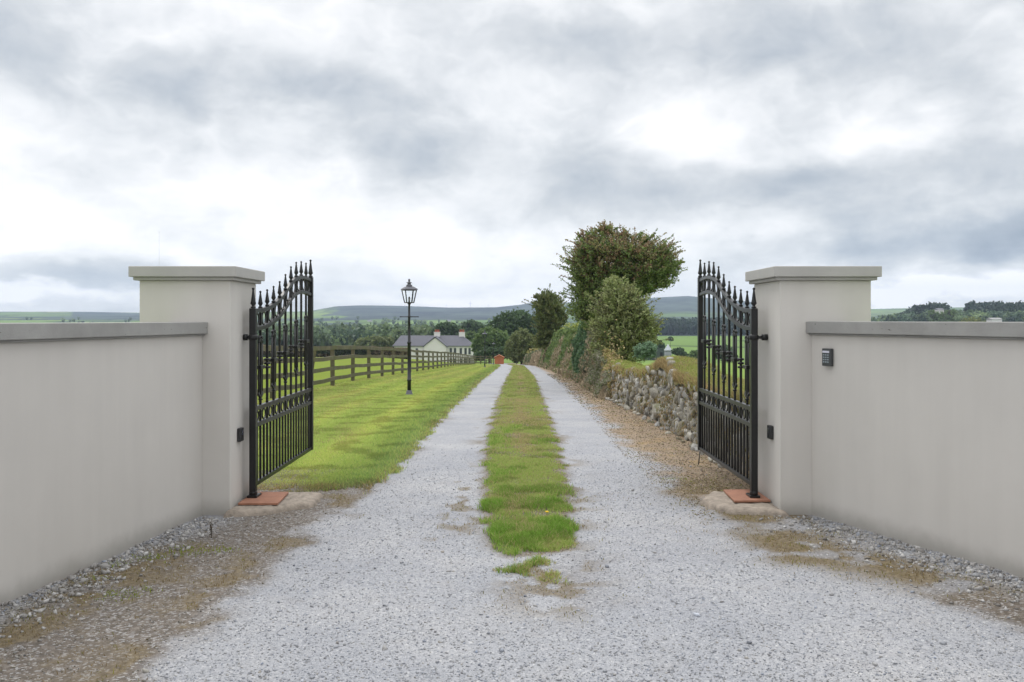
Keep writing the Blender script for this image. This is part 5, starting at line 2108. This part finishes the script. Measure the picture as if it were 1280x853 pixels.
# ------------------------------------------------------------------ farmhouse
def house():
    Yh = 228.0
    k_ = Yh / F
    bx_, bz = pxpos(541, Yh), -10.0
    root = empty('farmhouse', (bx_, Yh, bz), 0, 'long cream two-storey farmhouse with grey slate roof and red chimney pots', 'house')
    x0, x1 = pxpos(492.5, Yh) - bx_, pxpos(590.5, Yh) - bx_
    er, rz = EYE - 32.5 * k_ - bz, EYE - 19.8 * k_ - bz
    D = 7.0
    mb = MB()
    mb.box(x0, x1, 0, D, -1, er)
    wl = mb.build('wall', M['white_wall'], root)
    # main hipped roof
    o_ = .35
    hx = 1.9
    r0_, r1_ = pxpos(499, Yh) - bx_, pxpos(577, Yh) - bx_
    vs = [(x0 - o_, -o_, er + .02), (x1 + o_, -o_, er + .02), (x1 + o_, D + o_, er + .02), (x0 - o_, D + o_, er + .02), (r0_, D / 2, rz), (r1_, D / 2, rz),
          (x0 - o_, -o_, er - .14), (x1 + o_, -o_, er - .14), (x1 + o_, D + o_, er - .14), (x0 - o_, D + o_, er - .14)]
    mb = MB()
    mb.add(vs, [(0, 1, 5, 4), (1, 2, 5), (2, 3, 4, 5), (3, 0, 4), (6, 7, 1, 0), (7, 8, 2, 1), (8, 9, 3, 2), (9, 6, 0, 3), (9, 8, 7, 6)])
    rf = mb.build('roof', M['slate'], root)
    # gabled front wing
    g0, g1 = pxpos(531.5, Yh) - bx_, pxpos(558.5, Yh) - bx_
    gm = (g0 + g1) / 2
    gz_ = EYE - 21.5 * k_ - bz
    P = -3.0
    mb = MB()
    mb.prism([(g0, -1), (g1, -1), (g1, er), (gm, gz_ - .15), (g0, er)], P, -.002)
    mb.build('front_wing', M['white_wall'], root)
    mb = MB()
    t_ = .22
    ov = .3
    sl = (gz_ - er) / (gm - g0)
    for s in (-1, 1):
        xe = gm + s * (gm - g0 + ov)
        ze = er - ov * sl
        vs = [(xe, P - .25, ze), (gm, P - .25, gz_), (gm, D / 2, gz_), (xe, D / 2, ze), (xe, P - .25, ze + t_), (gm, P - .25, gz_ + t_), (gm, D / 2, gz_ + t_), (xe, D / 2, ze + t_)]
        mb.add(vs, [(0, 1, 2, 3), (7, 6, 5, 4), (0, 4, 5, 1), (1, 5, 6, 2), (2, 6, 7, 3), (3, 7, 4, 0)])
    mb.build('wing_roof', M['slate'], root)
    # chimneys
    for px_ in (545, 576.5):
        cx = pxpos(px_, Yh) - bx_
        mb = MB()
        w_ = .75
        mb.box(cx - w_, cx + w_, D / 2 - .45, D / 2 + .45, rz - 1.2, rz + .75)
        mb.box(cx - w_ - .08, cx + w_ + .08, D / 2 - .53, D / 2 + .53, rz + .7505, rz + .87)
        ch = mb.build('chimney', M['white_wall'], rf)
    pot_ = None
    for px_ in (545, 576.5):
        cx = pxpos(px_, Yh) - bx_
        mb = MB()
        for q in (-.42, 0, .42):
            mb.lathe([(.15, .871), (.17, .9), (.13, 1.0), (.13, 1.35), (.17, 1.38), (.17, 1.45)], (cx + q, D / 2, rz), 10)
        mb.build('chimney_pots', M['pot'], rf)
    # windows: five above and five below on the right, three on the left, one slit in the gable side
    wins = [(q, z, .42, .72) for q in (563.6, 568.8, 576, 582, 587) for z in (3.55, 0.95)]
    wins += [(q, z, .42, .70) for q in (503, 512, 521) for z in (3.5, 0.95)]
    for (q, z, hw, hh) in wins:
        hw, hh, z = hw * .72, hh * 1.1, z + .15
        cx = pxpos(q, Yh) - bx_
        mb = MB()
        mb.box(cx - hw - .07, cx + hw + .07, -.05, -.003, z - hh - .08, z + hh + .08)
        f_ = mb.build('window', M['frame'], root)
        mb = MB()
        mb.box(cx - hw, cx + hw, -.062, -.0505, z - hh, z + hh)
        mb.build('pane', M['window'], f_)
    # left outbuilding with slate roof
    Yb = 205.0
    bx2 = pxpos(485, Yb)
    zb = EYE - 58 * Yb / F
    root = empty('outbuilding', (bx2, Yb, zb), 0, 'low slate-roofed outbuilding just left of the farmhouse', 'outbuilding')
    mb = MB()
    w_, d_ = 1.6, 2.5
    kk = Yb / F
    e_, r_ = EYE - 44.5 * kk - zb, EYE - 37.5 * kk - zb
    mb.prism([(-w_ - .5, -.5), (w_ + .6, -.5), (w_ + .6, e_), (w_ * .5, r_ - .1), (-w_ - .5, e_)], 0, d_)
    mb.build('wall', M['white_wall'], root)
    mb = MB()
    mb.add([(-w_ - .7, -.2, e_ + .02), (w_ + .8, -.2, e_ + .02), (w_ + .8, d_ + .2, e_ + .02), (-w_ - .7, d_ + .2, e_ + .02), (w_ * .4, -.2, r_ + .1), (w_ * .4, d_ + .2, r_ + .1)],
           [(0, 1, 4), (2, 3, 5), (0, 4, 5, 3), (1, 2, 5, 4), (0, 3, 2, 1)])
    mb.build('roof', M['slate'], root)


house()


def shed():
    Y = 140.0
    X = pxpos(624, Y)
    z = EYE - 55.5 * Y / F
    root = empty('garden_shed', (X, Y, z), 0, 'small orange wooden shed with pitched roof at the end of the lawn', 'shed')
    mb = MB()
    mb.prism([(-.70, -.5), (.70, -.5), (.70, 1.0), (0, 1.34), (-.70, 1.0)], 0, 1.8)
    mb.build('wall', M['orange_wood'], root)
    mb = MB()
    mb.prism([(-.82, .945), (0, 1.345), (.82, .945), (.82, 1.03), (0, 1.44), (-.82, 1.03)], -.12, 1.9)
    mb.build('roof', simple('orange_roof_boards', (0.34, 0.12, 0.05), .8), root)
    mb = MB()
    mb.box(-.26, .26, -.04, -.004, 0, .92)
    mb.build('door', simple('shed_door', (0.38, 0.12, 0.045), .7), root)


shed()


def barn_and_silo():
    Y = 262.0
    k_ = Y / F
    X = pxpos(820, Y)
    z = EYE - 52 * k_
    root = empty('field_barn', (X, Y, z), 0, 'dark green metal barn with a black doorway beyond the stone wall', 'barn')
    x0, x1 = pxpos(806, Y) - X, pxpos(831.5, Y) - X
    zt0, zt1 = EYE - 34 * k_ - z, EYE - 37.5 * k_ - z
    mb = MB()
    mb.prism([(x0, -1), (x1, -1), (x1, zt1), (x0 + (x1 - x0) * .45, zt0), (x0, zt1)], 0, 6)
    mb.build('wall', M['dark_green_metal'], root)
    mb = MB()
    mb.prism([(x0 - .2, zt1 + .01), (x0 + (x1 - x0) * .45, zt0 + .01), (x1 + .2, zt1 + .01), (x1 + .2, zt1 + .13), (x0 + (x1 - x0) * .45, zt0 + .13), (x0 - .2, zt1 + .13)], -.2, 6.2)
    mb.build('roof', simple('green_roof_sheet', (0.10, 0.13, 0.11), .5), root)
    mb = MB()
    mb.box(pxpos(825, Y) - X, pxpos(828.3, Y) - X, -.05, -.003, -.5, EYE - 40.5 * k_ - z)
    mb.build('doorway', M['shadowgap'], root)
    Y = 258.0
    k_ = Y / F
    X = pxpos(835, Y)
    z = EYE - 51 * k_
    root = empty('feed_silo', (X, Y, z), 0, 'round feed silo with shiny conical metal roof beside the barn', 'silo')
    b_ = EYE - 38.5 * k_ - z
    mb = MB()
    mb.lathe([(1.02, -1), (1.02, b_)], (0, 0, 0), 20)
    mb.build('drum', simple('dull_metal_drum', (0.20, 0.22, 0.22), .6, .2), root)
    mb = MB()
    mb.lathe([(1.15, b_ + .002), (1.15, b_ + .15), (.22, EYE - 32 * k_ - z), (.22, EYE - 31 * k_ - z)], (0, 0, 0), 20)
    mb.build('roof', M['zinc'], root)


barn_and_silo()


# far cottages, turbines, mast
def cottage(px_, py_, Y, w_, h_, label, roof='slate_dark', d_=6, rh=2.4):
    X = pxpos(px_, Y)
    z = EYE + (HZ - py_) * Y / F
    root = empty('cottage', (X, Y, z), 0, label, 'cottage', 'far white cottages')
    mb = MB()
    mb.box(-w_ / 2, w_ / 2, 0, d_, -6, h_)
    mb.build('wall', M['white_wall'], root)
    mb = MB()
    mb.add([(-w_ / 2 - .3, -.3, h_ + .02), (w_ / 2 + .3, -.3, h_ + .02), (w_ / 2 + .3, d_ + .3, h_ + .02), (-w_ / 2 - .3, d_ + .3, h_ + .02), (-w_ / 2 - .3, d_ / 2, h_ + rh), (w_ / 2 + .3, d_ / 2, h_ + rh)],
           [(0, 1, 5, 4), (2, 3, 4, 5), (1, 2, 5), (3, 0, 4), (0, 3, 2, 1)])
    mb.build('roof', M[roof], root)


cottage(561, 405, 1500, 6, 4.5, 'tiny white cottage on the valley side above the farmhouse roof')
cottage(528, 405, 1560, 5, 4, 'tiny white cottage just right of the near lamp, far across the valley')
cottage(585, 404.5, 1600, 5, 3.5, 'pale speck of a cottage above the right chimney')
cottage(462, 404.5, 1500, 7, 3.5, 'tiny pale cottage left of the near lamp, across the valley')
cottage(1176.5, 390, 554, 3.4, 1.3, 'white cottage among conifers beyond the right-hand wall', rh=.9)
tree('hedgerow_tree', 'round green tree in front of the white cottage on the wooded rise', 'tree', [(1176, 396, 9, 6), (1166, 394, 6, 8), (1188, 393, 7, 9), (1177, 400, 12, 8)], 'mid', 160, 28, .5, 549, 1176)
cottage(1246, 401.5, 548, 6.2, 1.0, 'long pale shed at the edge of the woods near the right side', 'coping', rh=1.0)

tb = None
for (px_, top, lab) in ((588, 376.5, 'tallest of the three wind turbines on the skyline ridge'), (610.5, 380, 'wind turbine on the ridge, right of the three'),
                        (558, 380.5, 'wind turbine on the ridge, left of the three')):
    Y = 3550.0
    X = pxpos(px_, Y)
    z = gz(X, Y)
    h = EYE + (HZ - top) * Y / F - z
    if tb is None:
        root = empty('wind_turbine', (X, Y, z - 3))
        h += 3
        mb = MB()
        mb.lathe([(.9, 0), (.45, h * .72)], (0, 0, 0), 10)
        mb.build('tower', M['turbine'], root)
        mb = MB()
        mb.box(-.7, .7, -1, 2, h * .72, h * .72 + 1.2)
        nc = mb.build('nacelle', M['turbine'], root)
        for q in range(3):
            a_ = math.radians(90 + 120 * q)
            mb = MB()
            c = Vector((0, -1.4, h * .72 + .6))
            e_ = c + Vector((math.cos(a_), 0, math.sin(a_))) * h * .27
            mb.tube([c, c.lerp(e_, .25), e_], [.35, .6, .15], 6)
            mb.build('blade', M['turbine'], root)
        tb, h0 = root, h
        o = root
    else:
        o = copy_tree(tb)
        o.location = (X, Y, z - 3)
        o.scale = (1, 1, (h + 3) / h0)
        o.scale = ((h + 3) / h0,) * 3
    tag(o, lab, 'wind turbine', 'wind turbines on the ridge')

X = pxpos(199, 320)
z = gz(X, 320)
root = empty('radio_mast', (X, 320, z), 0, 'thin pale mast standing up behind the left gate pillar', 'mast')
mb = MB()
hm = EYE + (HZ - 291) * 320 / F - z
mb.tube([(0, 0, 0), (0, 0, hm)], [.07, .035], 6)
mb.build('pole', M['turbine'], root)
mb = MB()
mb.lathe([(.03, 0), (.08, .1), (.08, .4), (.03, .5)], (0, 0, hm + .001), 8)
mb.build('aerial', M['turbine'], root)

# dead weed stalk on the left verge
X, Y = pxpos(264, 6.45), 6.45
root = empty('dead_weed', (X, Y, float(drive_z(np.array([X]), np.array([Y]))[0])), 0, 'dead brown weed stalk standing in the gravel before the left wall', 'weed')
mb = MB()
mb.tube([(0, 0, -.01), (.004, 0, .05), (-.003, 0, .10), (.006, 0, .135)], [.004, .0035, .003, .002], 5)
mb.build('stem', M['bark'], root)
P = np.stack([rng.normal(0, .006, 70), rng.normal(0, .006, 70), rng.uniform(.005, .12, 70)], -1)
V, Fc, C = leaf_quads(P, .008 * np.ones(70), np.tile([[.10, .08, .06]], (70, 1)), 1.5)
meshnp('dry_leaves', V, Fc, M['twig'], root, C)

# ------------------------------------------------------------------ haze
mb = MB()
mb.box(-5000, 5000, -62, 4300, -80, 160)
mh = bpy.data.materials.new('haze')
mh.use_nodes = True
t = NT(mh.node_tree)
t.n.clear()
o = t.node('ShaderNodeOutputMaterial')
pv = t.node('ShaderNodeVolumePrincipled')
pv.inputs['Color'].default_value = (0.66, 0.80, 1.0, 1)
pv.inputs['Density'].default_value = 0.00018
pv.inputs['Anisotropy'].default_value = 0.2
t.link(pv.outputs[0], o.inputs['Volume'])
hz = mb.build('haze', mh)
tag(hz, 'thin pale haze over the valley', 'haze', kind='stuff')
